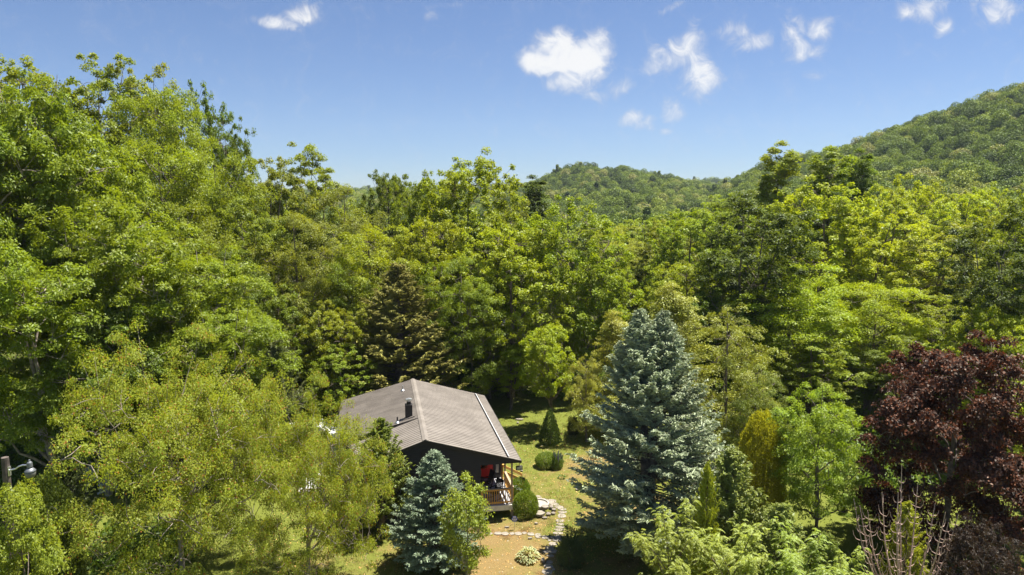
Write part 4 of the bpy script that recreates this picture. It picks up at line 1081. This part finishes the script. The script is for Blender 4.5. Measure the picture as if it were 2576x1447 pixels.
BRIGHT = (.178, .212, .010); MID = (.136, .168, .011); OLIVE = (.142, .164, .020); DARK = (.062, .082, .012); LIME = (.178, .208, .013); DEEP = (.094, .126, .010); YEL = (.205, .215, .026)
FRONT = (.172, .192, .022)
WIDEN = 1.28
LW, CW, RW = "trees of the left wood", "trees behind the house", "trees of the right wood"
T = [  # kind, name, column, top row, width, distance, colour, label, group
 ('oak1', 'oak_tree', 40, 240, 340, 48, MID, "tall oak with bare pale trunks at the far left edge", LW),
 ('oak2', 'oak_tree', 225, 330, 330, 51, MID, "tall oak with leaning pale limbs, right of the leftmost oak", LW),
 ('oak2', 'oak_tree', 345, 545, 300, 46, MID, "oak with drooping outer sprays in front of the left slope", LW),
 ('oak1', 'oak_tree', 490, 660, 260, 48, MID, "lower oak at the right end of the left oak group", LW),
 ('oak2', 'oak_tree', 100, 640, 300, 41, MID, "lower leafy oak in front of the pale trunks at far left", LW),
 ('oak1', 'oak_tree', 575, 800, 230, 45, MID, "small oak above the top of the yellow-green front tree", LW),
 ('oak2', 'oak_tree', -120, 300, 360, 46, MID, "oak cut by the left picture edge", LW),
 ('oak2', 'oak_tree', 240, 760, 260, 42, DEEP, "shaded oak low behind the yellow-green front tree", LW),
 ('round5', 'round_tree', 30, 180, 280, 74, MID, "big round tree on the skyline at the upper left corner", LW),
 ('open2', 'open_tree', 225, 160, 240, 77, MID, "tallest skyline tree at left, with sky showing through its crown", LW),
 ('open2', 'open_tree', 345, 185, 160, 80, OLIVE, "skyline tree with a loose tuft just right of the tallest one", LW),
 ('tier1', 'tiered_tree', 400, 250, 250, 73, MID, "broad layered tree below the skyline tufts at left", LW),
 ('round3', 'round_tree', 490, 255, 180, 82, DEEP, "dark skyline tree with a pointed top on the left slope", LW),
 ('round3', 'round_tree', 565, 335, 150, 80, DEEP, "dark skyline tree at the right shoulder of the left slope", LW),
 ('tier1', 'tiered_tree', 400, 385, 290, 64, MID, "wide tree with stacked leaf layers on the left slope", LW),
 ('tier2', 'tiered_tree', 540, 420, 220, 66, MID, "layered tree halfway up the left slope under the dark skyline trees", LW),
 ('tier2', 'tiered_tree', 470, 540, 230, 58, MID, "layered tree in the middle of the left slope above the oaks", LW),
 ('open2', 'chestnut_tree', 660, 415, 170, 72, OLIVE, "chestnut-like tree with yellowish flecks at the end of the left slope", LW),
 ('open1', 'chestnut_tree', 610, 520, 190, 62, OLIVE, "narrow-leaved tree with a bare pale trunk in the left wood", LW),
 ('open1', 'open_tree', 765, 388, 200, 77, MID, "sparse branching tree standing alone against the sky left of centre", LW),
 ('locust', 'fine_leaved_tree', 735, 560, 210, 60, OLIVE, "rounded olive tree with fine leaves in front of the sparse branching tree", LW),
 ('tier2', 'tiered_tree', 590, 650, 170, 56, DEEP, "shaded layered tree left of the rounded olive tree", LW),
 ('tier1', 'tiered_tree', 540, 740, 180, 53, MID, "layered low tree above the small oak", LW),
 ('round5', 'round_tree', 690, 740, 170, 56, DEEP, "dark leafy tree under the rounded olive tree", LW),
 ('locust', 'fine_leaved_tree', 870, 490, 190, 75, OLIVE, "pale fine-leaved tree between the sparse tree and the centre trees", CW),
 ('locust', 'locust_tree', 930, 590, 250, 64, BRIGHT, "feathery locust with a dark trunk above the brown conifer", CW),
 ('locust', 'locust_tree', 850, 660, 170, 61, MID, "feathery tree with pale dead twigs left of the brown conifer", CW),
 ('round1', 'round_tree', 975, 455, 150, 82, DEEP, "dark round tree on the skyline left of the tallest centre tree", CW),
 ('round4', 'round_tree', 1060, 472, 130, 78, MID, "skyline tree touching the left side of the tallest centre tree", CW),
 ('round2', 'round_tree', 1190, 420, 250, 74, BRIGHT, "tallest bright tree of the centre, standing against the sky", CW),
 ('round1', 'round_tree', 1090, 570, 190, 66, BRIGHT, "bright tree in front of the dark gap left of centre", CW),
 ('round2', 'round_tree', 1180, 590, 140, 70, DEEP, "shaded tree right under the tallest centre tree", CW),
 ('round1', 'round_tree', 1285, 590, 260, 64.5, BRIGHT, "large bright sunlit tree straight behind the roof's right slope", CW),
 ('round3', 'round_tree', 1425, 530, 280, 68, BRIGHT, "wide bright tree right of centre, below the distant hill", CW),
 ('round4', 'round_tree', 1490, 680, 150, 66, BRIGHT, "lower bright tree at the right edge of the centre group", CW),
 ('spire1', 'spire_tree', 1345, 465, 130, 92, DARK, "thin dark tree behind the centre trees, before the distant hill", CW),
 ('open2', 'open_tree', 1300, 470, 90, 88, OLIVE, "thin twiggy treetop right of the tallest centre tree", CW),
 ('locust', 'small_leaved_tree', 1165, 665, 170, 60, MID, "small-leaved tree with a dark trunk behind the roof's far corner", CW),
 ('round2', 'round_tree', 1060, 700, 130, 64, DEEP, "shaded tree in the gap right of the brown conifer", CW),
 ('round4', 'round_tree', 830, 785, 160, 56, LIME, "bright maple with orange-tipped shoots left of the brown conifer", CW),
 ('round5', 'round_tree', 850, 880, 150, 54, MID, "low bright leafy tree just above the left roof edge", CW),
 ('small1', 'small_tree', 1285, 880, 110, 60.5, BRIGHT, "low bright bushy tree behind the right roof edge", CW),
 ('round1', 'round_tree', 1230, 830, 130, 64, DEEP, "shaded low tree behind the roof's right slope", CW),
 ('locust', 'yellow_tree', 1560, 580, 140, 104, YEL, "yellow-green round tree in front of the distant hill", RW),
 ('open2', 'open_tree', 1610, 680, 130, 84, MID, "loose tree below the yellow-green round tree", RW),
 ('round5', 'round_tree', 1690, 590, 170, 84, OLIVE, "olive tree right of the greyish bare branches", RW),
 ('open1', 'walnut_tree', 1880, 520, 270, 62, DARK, "dark walnut-like tree with a pale forked limb in the right wood", RW),
 ('round2', 'round_tree', 1750, 560, 190, 76, MID, "leafy tree left of the dark walnut-like tree", RW),
 ('round1', 'round_tree', 1730, 690, 200, 65, MID, "mid-green tree under the left side of the dark walnut-like tree", RW),
 ('spire1', 'spire_tree', 1960, 400, 170, 84, MID, "pointed tree whose tip rises highest in the right wood", RW),
 ('spire1', 'spire_tree', 2090, 412, 190, 86, MID, "second pointed tree right of the highest tip in the right wood", RW),
 ('spire1', 'spire_tree', 2168, 415, 120, 93, DEEP, "dark slim treetop right of the two pointed trees", RW),
 ('round2', 'round_tree', 2060, 500, 260, 73, BRIGHT, "broad bright tree under the two pointed trees", RW),
 ('round4', 'round_tree', 2270, 490, 210, 84, LIME, "lime-green treetop left of the two right-hand treetops", RW),
 ('open2', 'open_tree', 2410, 510, 180, 90, BRIGHT, "loose bright treetop second from the right edge", RW),
 ('round3', 'round_tree', 2525, 520, 190, 86, LIME, "lime-green treetop in the right corner below the hill", RW),
 ('open2', 'open_tree', 2190, 560, 230, 70, BRIGHT, "sunlit tree with showing dark limbs in the middle of the right wood", RW),
 ('open2', 'open_tree', 2340, 590, 240, 74, OLIVE, "airy tree with many thin upright stems in the right wood", RW),
 ('open1', 'walnut_tree', 2545, 560, 240, 50, DARK, "dark compound-leaved tree hanging in from the right edge", RW),
 ('tier2', 'tiered_tree', 1990, 700, 270, 60, BRIGHT, "bright tree with flat leaf layers right of the hemlocks", RW),
 ('tier1', 'tiered_tree', 2200, 740, 240, 61, BRIGHT, "bright layered tree above the shaded trunks at right", RW),
 ('open2', 'open_tree', 2370, 760, 200, 59, MID, "tall thin-stemmed tree left of the dark right-edge tree", RW),
 ('round2', 'round_tree', 2500, 800, 190, 47, BRIGHT, "bright leafy tree right behind the red maple", RW),
 ('open2', 'open_tree', 2050, 860, 190, 56, MID, "thin-trunked young tree in the shade behind the green feathery tree", RW),
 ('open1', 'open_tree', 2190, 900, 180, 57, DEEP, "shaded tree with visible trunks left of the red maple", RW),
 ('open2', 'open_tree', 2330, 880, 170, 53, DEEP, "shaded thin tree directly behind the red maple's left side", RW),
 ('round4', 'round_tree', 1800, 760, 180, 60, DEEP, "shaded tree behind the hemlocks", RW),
 ('round2', 'round_tree', 2680, 480, 260, 62, MID, "tree cut by the right picture edge", RW),
 ('round1', 'round_tree', 1620, 560, 150, 130, MID, "far mid-green tree left of the greyish bare branches", RW),
 ('round2', 'round_tree', 1480, 575, 140, 128, OLIVE, "far olive tree seen between the centre trees and the yellow tree", RW),
 ('round5', 'round_tree', 1700, 545, 150, 140, MID, "far tree at the foot of the hill above the olive tree", RW),
 ('round5', 'round_tree', 1820, 505, 160, 125, MID, "far tree behind the leafy tree at the left of the right wood", RW),
 ('round4', 'round_tree', 2330, 480, 170, 125, OLIVE, "far tree at the foot of the right hill, left of the loose treetop", RW),
 ('round2', 'round_tree', 2470, 485, 160, 118, MID, "far tree at the foot of the right hill near the picture edge", RW),
 ('hemlock', 'hemlock', 1555, 800, 230, 54, YEL, "pale yellowish hemlock left behind the large blue spruce", "hemlocks behind the blue spruce"),
 ('hemlock', 'hemlock', 1700, 735, 340, 51, YEL, "tallest yellowish hemlock, right behind the blue spruce's tops", "hemlocks behind the blue spruce"),
 ('hemlock2', 'hemlock', 1840, 800, 290, 47, YEL, "drooping yellowish hemlock to the right of the large blue spruce", "hemlocks behind the blue spruce"),
 ('hemlock2', 'hemlock', 1478, 905, 105, 52, YEL, "small yellowish hemlock beside the forked lawn tree", "hemlocks behind the blue spruce"),
 ('hemlock2', 'hemlock', 1900, 940, 170, 44, OLIVE, "low greyish hemlock above the golden column shrub", "hemlocks behind the blue spruce"),
 ('dark_conifer', 'brown_conifer', 1000, 685, 330, 58, (.20, .175, .045), "brownish-green pointed conifer right behind the roof", None),
 ('small1', 'lawn_tree', 1392, 830, 150, 55, BRIGHT, "small forked tree on the back lawn behind the cone-shaped shrub", None),
 ('juniper', 'cedar', 700, 870, 150, 45, (.12, .13, .05), "grey-green loose cedar above the right side of the front tree", None),
 ('juniper', 'juniper', 955, 1065, 165, 37, (.14, .17, .028), "shaggy juniper at the left end of the charcoal gable wall", None),
 ('spruce', 'blue_spruce', 1640, 812, 385, 34.8, (.215, .24, .155), "large blue spruce with twin tops right of the house", "blue spruces"),
 ('spruce_small', 'blue_spruce', 1092, 1148, 215, 33.6, (.195, .23, .16), "small blue spruce in front of the charcoal gable wall", "blue spruces"),
 ('column', 'golden_arborvitae', 1922, 1050, 122, 38, (.235, .222, .016), "golden column-shaped evergreen right of the large blue spruce", None),
 ('small2', 'feathery_tree', 2070, 1005, 240, 36.5, (.165, .215, .022), "light green feathery tree between the golden evergreen and the red maple", None),
 ('maple_red', 'red_maple', 2410, 885, 410, 34, (.042, .0195, .0125), "dark red maple at the right edge", None),
 ('front', 'front_tree', 425, 872, 700, 33, FRONT, "broad yellow-green tree with reddish shoot tips in the left foreground", None),
 ('front', 'front_tree', 760, 985, 470, 32, FRONT, "smaller yellow-green tree with reddish tips, overhanging the left end of the roof", None),
 ('sapling', 'sapling', 1172, 1215, 125, 30, (.19, .225, .026), "slim leafy young tree in front of the small blue spruce", None),
 ('juniper', 'cedar', 1845, 1145, 230, 29.5, (.165, .19, .045), "tallest spiky grey-green cedar of the right foreground, left of the golden evergreen", "cedars of the right foreground"),
 ('juniper', 'cedar', 1965, 1285, 220, 27, (.17, .195, .045), "spiky cedar below the golden column-shaped evergreen", "cedars of the right foreground"),
 ('juniper', 'cedar', 2075, 1355, 170, 26, (.17, .20, .042), "low spiky cedar at the right end of the foreground group", "cedars of the right foreground"),
 ('juniper', 'slim_tree', 1782, 1185, 95, 27.5, (.20, .225, .02), "slim golden-green spire in front of the tallest spiky cedar", None),
 ('juniper', 'golden_cedar', 2285, 1275, 110, 29.5, (.25, .27, .022), "yellow-green cedar behind the bare twigs in the right foreground", None),
 ('ferny', 'fern_leaved_tree', 1690, 1290, 200, 26.5, (.19, .225, .035), "low fern-leaved tree at the bottom right of the large blue spruce", "fern-leaved trees of the right foreground"),
 ('ferny', 'fern_leaved_tree', 1850, 1335, 230, 25.5, (.19, .225, .035), "fern-leaved tree at the bottom edge under the tallest spiky cedar", "fern-leaved trees of the right foreground"),
 ('ferny', 'fern_leaved_tree', 2010, 1350, 200, 25.2, (.18, .215, .035), "fern-leaved tree at the bottom edge under the golden evergreen", "fern-leaved trees of the right foreground"),
 ('ferny', 'fern_leaved_tree', 2130, 1400, 150, 25, (.19, .225, .035), "fern-leaved tree at the bottom edge left of the bare twigs", "fern-leaved trees of the right foreground"),
 ('juniper', 'cedar', 165, 1130, 130, 34, (.055, .075, .016), "dark cedar behind the yard lamp", None),
 ('small1', 'leafy_bush', 55, 1248, 210, 22.5, FRONT, "yellow-green leafy bush hiding the foot of the lamp pole", None),
 ('small1', 'leafy_bush', 2165, 1260, 130, 37, (.13, .17, .02), "small green leafy bush between the feathery tree and the red maple", None),
 ('round3', 'leafy_bush', 2480, 1330, 200, 26, (.034, .020, .015), "lowest red-brown leafy bush in the bottom right corner", None),
 ('round4', 'round_tree', 2800, 820, 330, 37, MID, "tree beyond the red maple, cut by the right picture edge", RW),  # added tree outside the frame, planted to shade the lawn at right
 ('column', 'hedge_bush', 115, 1215, 150, 29, (.06, .085, .016), "dark dense bush below the yard lamp", None),
 ('column', 'dark_column_shrub', 1172, 915, 60, 60, (.035, .055, .014), "narrow dark evergreen column behind the roof's far edge", None),
]
NUDGE = {}
for row in T:
    k, nm, X, top, w_, d, c, lb, gr = row
    if gr == RW and c in (BRIGHT, MID, LIME): c = tuple(v * 1.14 for v in c)
    if gr == RW and d < 100: top -= 14
    tree_px(P[k], nm, X, top, w_, d, c, lb, "shrub" if 'shrub' in nm or 'bush' in nm else "tree", gr, 0.0 if k in ('spruce', 'front') else None)

# shrubs and small plants in the yard
def shrub(k, nm, X, Y, w, h, c, lb, gr=None, cat="shrub"):
    x, y = G(X, Y); D = math.hypot(math.hypot(x, y), CAM_H) / 2.8125 / F_PX
    return plant(P[k], nm, x, y, h * D, w * D, c, lb, cat, gr)
shrub('cone_shrub', 'cone_shrub', 1546, 1252, 62, 96, (.045, .070, .016), "dark cone-shaped evergreen shrub on the lawn right of the roof")
shrub('ball', 'boxwood', 1537, 1312, 62, 38, (.12, .16, .02), "low light green cushion bush beside the purple flowers")
shrub('loose', 'flower_bush', 1568, 1318, 34, 42, (.10, .14, .03), "upright leafy plant with lavender flower spikes right of the cushion bush")
shrub('ball', 'boxwood', 1478, 1450, 68, 66, (.095, .135, .012), "nearer round clipped bush at the porch corner", "round clipped bushes by the porch")
shrub('ball', 'boxwood', 1462, 1402, 58, 56, (.085, .125, .012), "round clipped bush tucked behind the nearer clipped bush", "round clipped bushes by the porch")
shrub('loose', 'dark_shrub', 1606, 1590, 76, 72, (.085, .11, .04), "dark round shrub at the bottom right of the path")
shrub('loose', 'dark_shrub', 1612, 1222, 34, 50, (.06, .065, .022), "dark reddish-green bush between the cone shrub and the large blue spruce")
def blades(name, X, Y, w, h, n, L, wd, colr, label, cat, tint2=None):
    """A clump of arching strap or heart-shaped leaves."""
    x, y = G(X, Y); D = math.hypot(math.hypot(x, y), CAM_H) / 2.8125 / F_PX
    R = w * D / 2; Hh = h * D
    rng = np.random.default_rng(int(X)); LV = []
    a = rng.uniform(0, 6.28, n); q = np.sqrt(rng.uniform(0, 1, n))
    out = np.stack([np.cos(a), np.sin(a), 0 * a], 1)
    c = out * (q * R)[:, None]; c[:, 2] = Hh * (1 - .75 * q ** 2) * rng.uniform(.6, 1.05, n)
    d = unit(out * (.4 + q)[:, None] + np.array([0, 0, .55]) * (1.1 - 1.3 * q)[:, None] + rng.normal(0, .15, (n, 3)))
    nn = unit(np.array([0, 0, 1.0]) + out * .2 + rng.normal(0, .25, (n, 3)))
    V = leaf_quads(c, d, nn, L * rng.uniform(.75, 1.2, n), wd * rng.uniform(.8, 1.2, n), .2)
    r = empty(name, (x, y, 0)); tag(r, label, cat)
    me = np_mesh("leaves", V, quads_index(len(V))); me.materials.append(M_LEAF); o = link_mesh("leaves", me, None, r); o.color = (*colr, 1)
    if tint2 is not None:
        V2 = leaf_quads(c + np.array([0, 0, .012]) + d * L * .02, d, nn, L * .62, wd * .45, .1)
        m2 = np_mesh("leaf_centre", V2, quads_index(len(V2))); m2.materials.append(M_LEAF); o2 = link_mesh("leaf_centre", m2, None, r); o2.color = (*tint2, 1)
blades("hosta", 1486, 1574, 62, 34, 230, .24, .10, (.38, .38, .22), "cream-edged hosta clump left of the lower path", "plant", (.05, .085, .025))
blades("hosta", 1612, 1548, 46, 26, 150, .22, .09, (.34, .35, .22), "cream-edged hosta partly behind the dark round shrub", "plant", (.055, .085, .03))
blades("grass_clump", 1664, 1516, 40, 18, 110, .30, .035, (.15, .19, .05), "tuft of long pale grass right of the path", "plant")
blades("flower_clump", 1580, 1345, 22, 14, 60, .16, .05, (.07, .11, .02), "small leafy clump under the lavender flowers", "plant")
def lavender():
    x, y = G(1566, 1316); rng = np.random.default_rng(3); mb = MB()
    for i in range(16):
        a, b = rng.uniform(-.38, .38), rng.uniform(-.3, .3); z = rng.uniform(.85, 1.15)
        mb.tube([(a, b, z - .3), (a + .02, b, z - .1), (a + .03, b, z + .16)], [.02, .028, .008], 6)
    o = mb.build("flower_spikes", principled("lavender", (.22, .20, .34), .8), [q for q in bpy.data.objects if q.name.startswith('flower_bush')][0])
    p = o.parent; o.scale = tuple(1 / s for s in p.scale); o.rotation_euler = (0, 0, 0)
lavender()

# bare shrub of upright stems in the right foreground
def bare_shrub(name, X, top, Wpx, d, label, seed, stems=12, mat=None, cat="shrub"):
    r = ray(X, top, 2576 / 1024); t = d / r[1]; x = r[0] * t; H = CAM_H + r[2] * t
    D = d * 1.06; Wm = Wpx / 2.5156 * D / F_PX
    rng = random.Random(seed); mb = MB(); root = empty(name, (x, d, float(terrain(x, d)))); H -= float(terrain(x, d))
    for s_ in range(stems):
        fx = (s_ + .5) / stems * 2 - 1; ex = fx * Wm / 2 + rng.uniform(-.15, .15); ey = rng.uniform(-.5, .5) * Wm * .7; h = H * (1 - .2 * abs(fx)) * rng.uniform(.78, 1.0)
        pts = [(ex * .12, ey * .12, 0), (ex * .45, ey * .45, h * .35), (ex * .8, ey * .8, h * .65), (ex, ey, h)]
        mb.tube(pts, [.05, .04, .028, .012], 6)
        for j in range(9):
            f = .38 + .60 * j / 9 + rng.uniform(-.02, .02); i0 = min(2, int(f * 3)); tt = f * 3 - i0
            p = [pts[i0][q] + (pts[i0 + 1][q] - pts[i0][q]) * tt for q in range(3)]
            az = rng.uniform(0, 6.28); L = rng.uniform(.22, .5) * (1.2 - f * .6)
            for sg in (1, -1):
                dx, dy = math.cos(az) * L * sg, math.sin(az) * L * sg
                mb.tube([tuple(p), (p[0] + dx * .6, p[1] + dy * .6, p[2] + L * .12), (p[0] + dx * .9, p[1] + dy * .9, p[2] + L * .6), (p[0] + dx, p[1] + dy, p[2] + L * 1.1)], [.014, .012, .010, .008], 4)
    mb.build("stems", mat or M_TWIG, root); tag(root, label, cat)
bare_shrub("bare_shrub", 2300, 1180, 270, 27.5, "leafless shrub of upright pinkish stems with curled twigs, in the right foreground", 5)
bare_shrub("bare_tree", 1655, 590, 130, 86, "greyish leafless tree below the foot of the distant hill", 8, 14, principled("grey_twig", (.36, .31, .24), .9), "tree")
bare_shrub("bare_twigs", 1147, 1195, 34, 34.6, "few bare reddish twigs between the small blue spruce and the porch", 9, 4)

# ------------------------------------------------------------------ stuff nobody could count
def undergrowth():
    rng = np.random.default_rng(77); LV = []
    N = 2600
    az = rng.uniform(-.80, .80, N); d = 57 + 75 * rng.uniform(0, 1, N) ** 1.3
    x = np.tan(az) * d * .98; y = d
    # the near sides of the two woods come further forward than the back lawn
    s = rng.uniform(0, 1, N) < .34
    xl = -rng.uniform(20, 44, N); yl = rng.uniform(44, 60, N); xr = rng.uniform(19, 44, N); yr = rng.uniform(43, 60, N)
    pick = rng.uniform(0, 1, N) < .5
    x = np.where(s, np.where(pick, xl, xr), x); y = np.where(s, np.where(pick, yl, yr), y)
    e = rng.uniform(0, 1, N) < .10; x = np.where(e, rng.uniform(-34, -17, N), x); y = np.where(e, rng.uniform(23, 37, N), y)
    lawn = (x > -14) & (x < 13) & (y < 63 + rng.uniform(-1.5, 2, N))
    x, y = x[~lawn], y[~lawn]; z = terrain(x, y)
    for xi, yi, zi in zip(x, y, z):
        n = 46; R = rng.uniform(.7, 1.7); h = rng.uniform(.5, 2.6)
        q = rng.normal(0, .45, (n, 3)) * np.array([R, R, h * .5]); q[:, 2] = np.abs(q[:, 2]) + .1
        nn = unit(np.array([0, 0, 1]) + rng.normal(0, .55, (n, 3)))
        LV.append(leaf_quads(np.array([xi, yi, zi]) + q, rand_dirs(rng, n), nn, rng.uniform(.2, .42, n), .2))
    V = np.vstack(LV); me = np_mesh("undergrowth", V, quads_index(len(V))); me.materials.append(M_LEAF)
    o = link_mesh("undergrowth", me); o.color = (.075, .115, .014, 1); tag(o, kind="stuff")
undergrowth()

def grass():
    rng = np.random.default_rng(5); N = 12000
    x = rng.uniform(-16, 16, N); y = rng.uniform(30, 62, N)
    # patchy: keep tufts where a smooth pattern is high
    f = np.sin(x * .55 + 1.1 * np.sin(y * .31)) + np.cos(y * .47 + x * .21) + rng.normal(0, .8, N) + (y > 54) * .9
    k = f > .05; x, y = x[k], y[k]
    hx = (x * _u[0] + y * _u[1]) - HU0; hy = (x * _v[0] + y * _v[1]) - HV0
    k = ~((hx > -5.6) & (hx < 5.5) & (hy > -.2) & (hy < 14)); x, y = x[k], y[k]
    n = 9; X = np.repeat(x, n) + rng.normal(0, .11, len(x) * n); Y = np.repeat(y, n) + rng.normal(0, .11, len(x) * n); m = len(X)
    L = rng.uniform(.06, .17, m); d = unit(np.stack([rng.normal(0, .7, m), rng.normal(0, .7, m), np.ones(m)], 1))
    nn = rand_dirs(rng, m)
    V = leaf_quads(np.stack([X, Y, L * .4], 1), d, nn, L, .022)
    me = np_mesh("grass", V, quads_index(len(V))); me.materials.append(M_LEAF_GRASS)
    o = link_mesh("grass", me); o.color = (.15, .18, .04, 1); tag(o, kind="stuff")
M_LEAF_GRASS = leaf_material("grass_blade", trans=.3, spread=.6, tip=(.36, .27, .11), tip_amt=.4, gloss=.02)
grass()

def litter():
    """Fallen leaves, straw and bits of pale gravel over the dry lawn."""
    rng = np.random.default_rng(15); N = 9000
    x = rng.uniform(-14, 15, N); y = rng.uniform(30, 56, N)
    hx = (x * _u[0] + y * _u[1]) - HU0; hy = (x * _v[0] + y * _v[1]) - HV0
    k = ~((hx > -5.6) & (hx < 5.5) & (hy > -.2) & (hy < 14)); x, y = x[k], y[k]; n = len(x)
    V = leaf_quads(np.stack([x, y, rng.uniform(.012, .03, n)], 1), unit(np.stack([rng.normal(size=n), rng.normal(size=n), rng.normal(0, .1, n)], 1)), unit(np.array([0, 0, 1]) + rng.normal(0, .3, (n, 3))), rng.uniform(.05, .13, n), rng.uniform(.03, .06, n))
    me = np_mesh("leaf_litter", V, quads_index(len(V))); me.materials.append(leaf_material("dry_leaf", trans=.15, spread=.9, tip=(.50, .42, .30), tip_amt=.18, gloss=.02))
    o = link_mesh("leaf_litter", me); o.color = (.34, .20, .07, 1); tag(o, kind="stuff")
litter()

# wooded hills: one object per hillside, crowns instanced over the slope
HILL_RAMP = [(0.0, (.042, .062, .012)), (.30, (.068, .098, .014)), (.60, (.102, .138, .016)), (.86, (.145, .178, .020)), (1.0, (.18, .18, .06))]
M_HILL = leaf_material("hill_leaf", trans=.25, spread=.5, gloss=.02, per_instance=HILL_RAMP)
def hill_crown(seed, cone=False):
    rng = np.random.default_rng(seed); LV = []
    lob = 10
    for i in range(lob):
        t = (i + .5) / lob; az = i * 2.4 + rng.uniform(-.4, .4)
        r = 3.4 * math.sqrt(max(.03, 1 - t ** 2)) * rng.uniform(.5, .9) if not cone else 2.6 * (1 - t)
        c = np.array([math.cos(az) * r, math.sin(az) * r, 2.0 + 6.6 * t * (1 if not cone else 1.35)])
        R = rng.uniform(1.7, 2.6) * (1 if not cone else .5)
        n = 320; dr = rand_dirs(rng, n); p = c + dr * R * rng.uniform(.75, 1.05, (n, 1)) * np.array([1, 1, .8])
        LV.append(leaf_quads(p, rand_dirs(rng, n), unit(dr * .7 + unit(c - np.array([0, 0, 3.5])) * .5 + np.array([0, 0, .3]) + rng.normal(0, .28, (n, 3))), rng.uniform(.28, .58, n), rng.uniform(.24, .42, n)))
    V = np.vstack(LV); me = np_mesh("hill_crown", V, quads_index(len(V))); me.materials.append(M_HILL)
    return me
crowns = bpy.data.collections.new("hill_crowns")
for i in range(5):
    crowns.objects.link(bpy.data.objects.new("hill_crown", hill_crown(500 + i, cone=(i == 4))))
def scatter_group():
    ng = bpy.data.node_groups.new("scatter_crowns", 'GeometryNodeTree')
    ng.interface.new_socket("Geometry", in_out='INPUT', socket_type='NodeSocketGeometry')
    ng.interface.new_socket("Geometry", in_out='OUTPUT', socket_type='NodeSocketGeometry')
    N = ng.nodes; L = ng.links
    gi = N.new('NodeGroupInput'); go = N.new('NodeGroupOutput')
    ci = N.new('GeometryNodeCollectionInfo'); ci.inputs['Collection'].default_value = crowns; ci.inputs['Separate Children'].default_value = True; ci.inputs['Reset Children'].default_value = True
    ip = N.new('GeometryNodeInstanceOnPoints'); ip.inputs['Pick Instance'].default_value = True
    def attr(name, typ):
        a = N.new('GeometryNodeInputNamedAttribute'); a.data_type = typ; a.inputs['Name'].default_value = name; return a.outputs['Attribute']
    L.new(gi.outputs[0], ip.inputs['Points']); L.new(ci.outputs[0], ip.inputs['Instance'])
    L.new(attr("pick", 'INT'), ip.inputs['Instance Index'])
    e2r = N.new('FunctionNodeEulerToRotation'); L.new(attr("rot", 'FLOAT_VECTOR'), e2r.inputs[0]); L.new(e2r.outputs[0], ip.inputs['Rotation'])
    L.new(attr("size", 'FLOAT_VECTOR'), ip.inputs['Scale'])
    L.new(ip.outputs[0], go.inputs[0])
    return ng
NG = scatter_group()
def wood(name, seed, n, d0, d1, a0, a1, size=(.62, 1.45), conifer_share=.04, cond=None):
    rng = np.random.default_rng(seed)
    # a jittered polar grid keeps crowns apart
    d = np.sqrt(rng.uniform(d0 ** 2, d1 ** 2, n)); X = rng.uniform(a0, a1, n)
    az = np.arctan((X - 1288) / 2.5156 / 704.8)
    x, y = np.sin(az) * d, np.cos(az) * d
    z = terrain(x, y)
    # thin out points that crowd each other
    cell = {}; keep = []
    for i in range(n):
        k = (int(x[i] // 5.0), int(y[i] // 5.0))
        if k in cell: continue
        cell[k] = 1; keep.append(i)
    keep = np.array(keep); x, y, z = x[keep], y[keep], z[keep]; m = len(x)
    me = bpy.data.meshes.new(name); me.vertices.add(m); me.vertices.foreach_set("co", np.stack([x, y, z - .8], 1).astype(np.float32).ravel())
    patch = np.sin(x * .03) * np.cos(y * .027 + x * .01)
    a = me.attributes.new("pick", 'INT', 'POINT'); pk = rng.integers(0, 4, m); pk[rng.uniform(0, 1, m) < conifer_share * 5 * (patch > .8)] = 4; a.data.foreach_set("value", pk.astype(np.int32))
    a = me.attributes.new("rot", 'FLOAT_VECTOR', 'POINT'); a.data.foreach_set("vector", np.stack([rng.normal(0, .05, m), rng.normal(0, .05, m), rng.uniform(0, 6.28, m)], 1).astype(np.float32).ravel())
    s = rng.uniform(*size, m) * (1 + .15 * patch); a = me.attributes.new("size", 'FLOAT_VECTOR', 'POINT'); a.data.foreach_set("vector", np.stack([s, s, s * rng.uniform(.8, 1.15, m)], 1).astype(np.float32).ravel())
    o = link_mesh(name, me); md = o.modifiers.new("scatter", 'NODES'); md.node_group = NG
    tag(o, kind="stuff"); return o
wood("valley_wood", 1, 9000, 140, 330, 1180, 3600)
wood("distant_hill_wood", 2, 16000, 330, 800, -700, 1900)
wood("right_hill_wood", 3, 14000, 330, 700, 1850, 3600)
wood("farthest_ridge_wood", 4, 9000, 1150, 1600, 100, 2400, size=(1.5, 2.4))

# the faint blue air between the yard and the far hills
hz = MB(); hz.box(-1500, 1500, -120, 1750, -12, 215)
HZ = bpy.data.materials.new("haze_air"); HZ.use_nodes = True
_t = NT(HZ.node_tree); _t.n.clear()
_v_ = _t.add('ShaderNodeVolumePrincipled'); _v_.inputs['Color'].default_value = (0.70, 0.80, 0.95, 1); _v_.inputs['Density'].default_value = 0.0001; _v_.inputs['Anisotropy'].default_value = 0.2
_o_ = _t.add('ShaderNodeOutputMaterial'); _t.link(_v_.outputs[0], _o_.inputs['Volume'])
tag(hz.build("haze", HZ), kind="stuff")
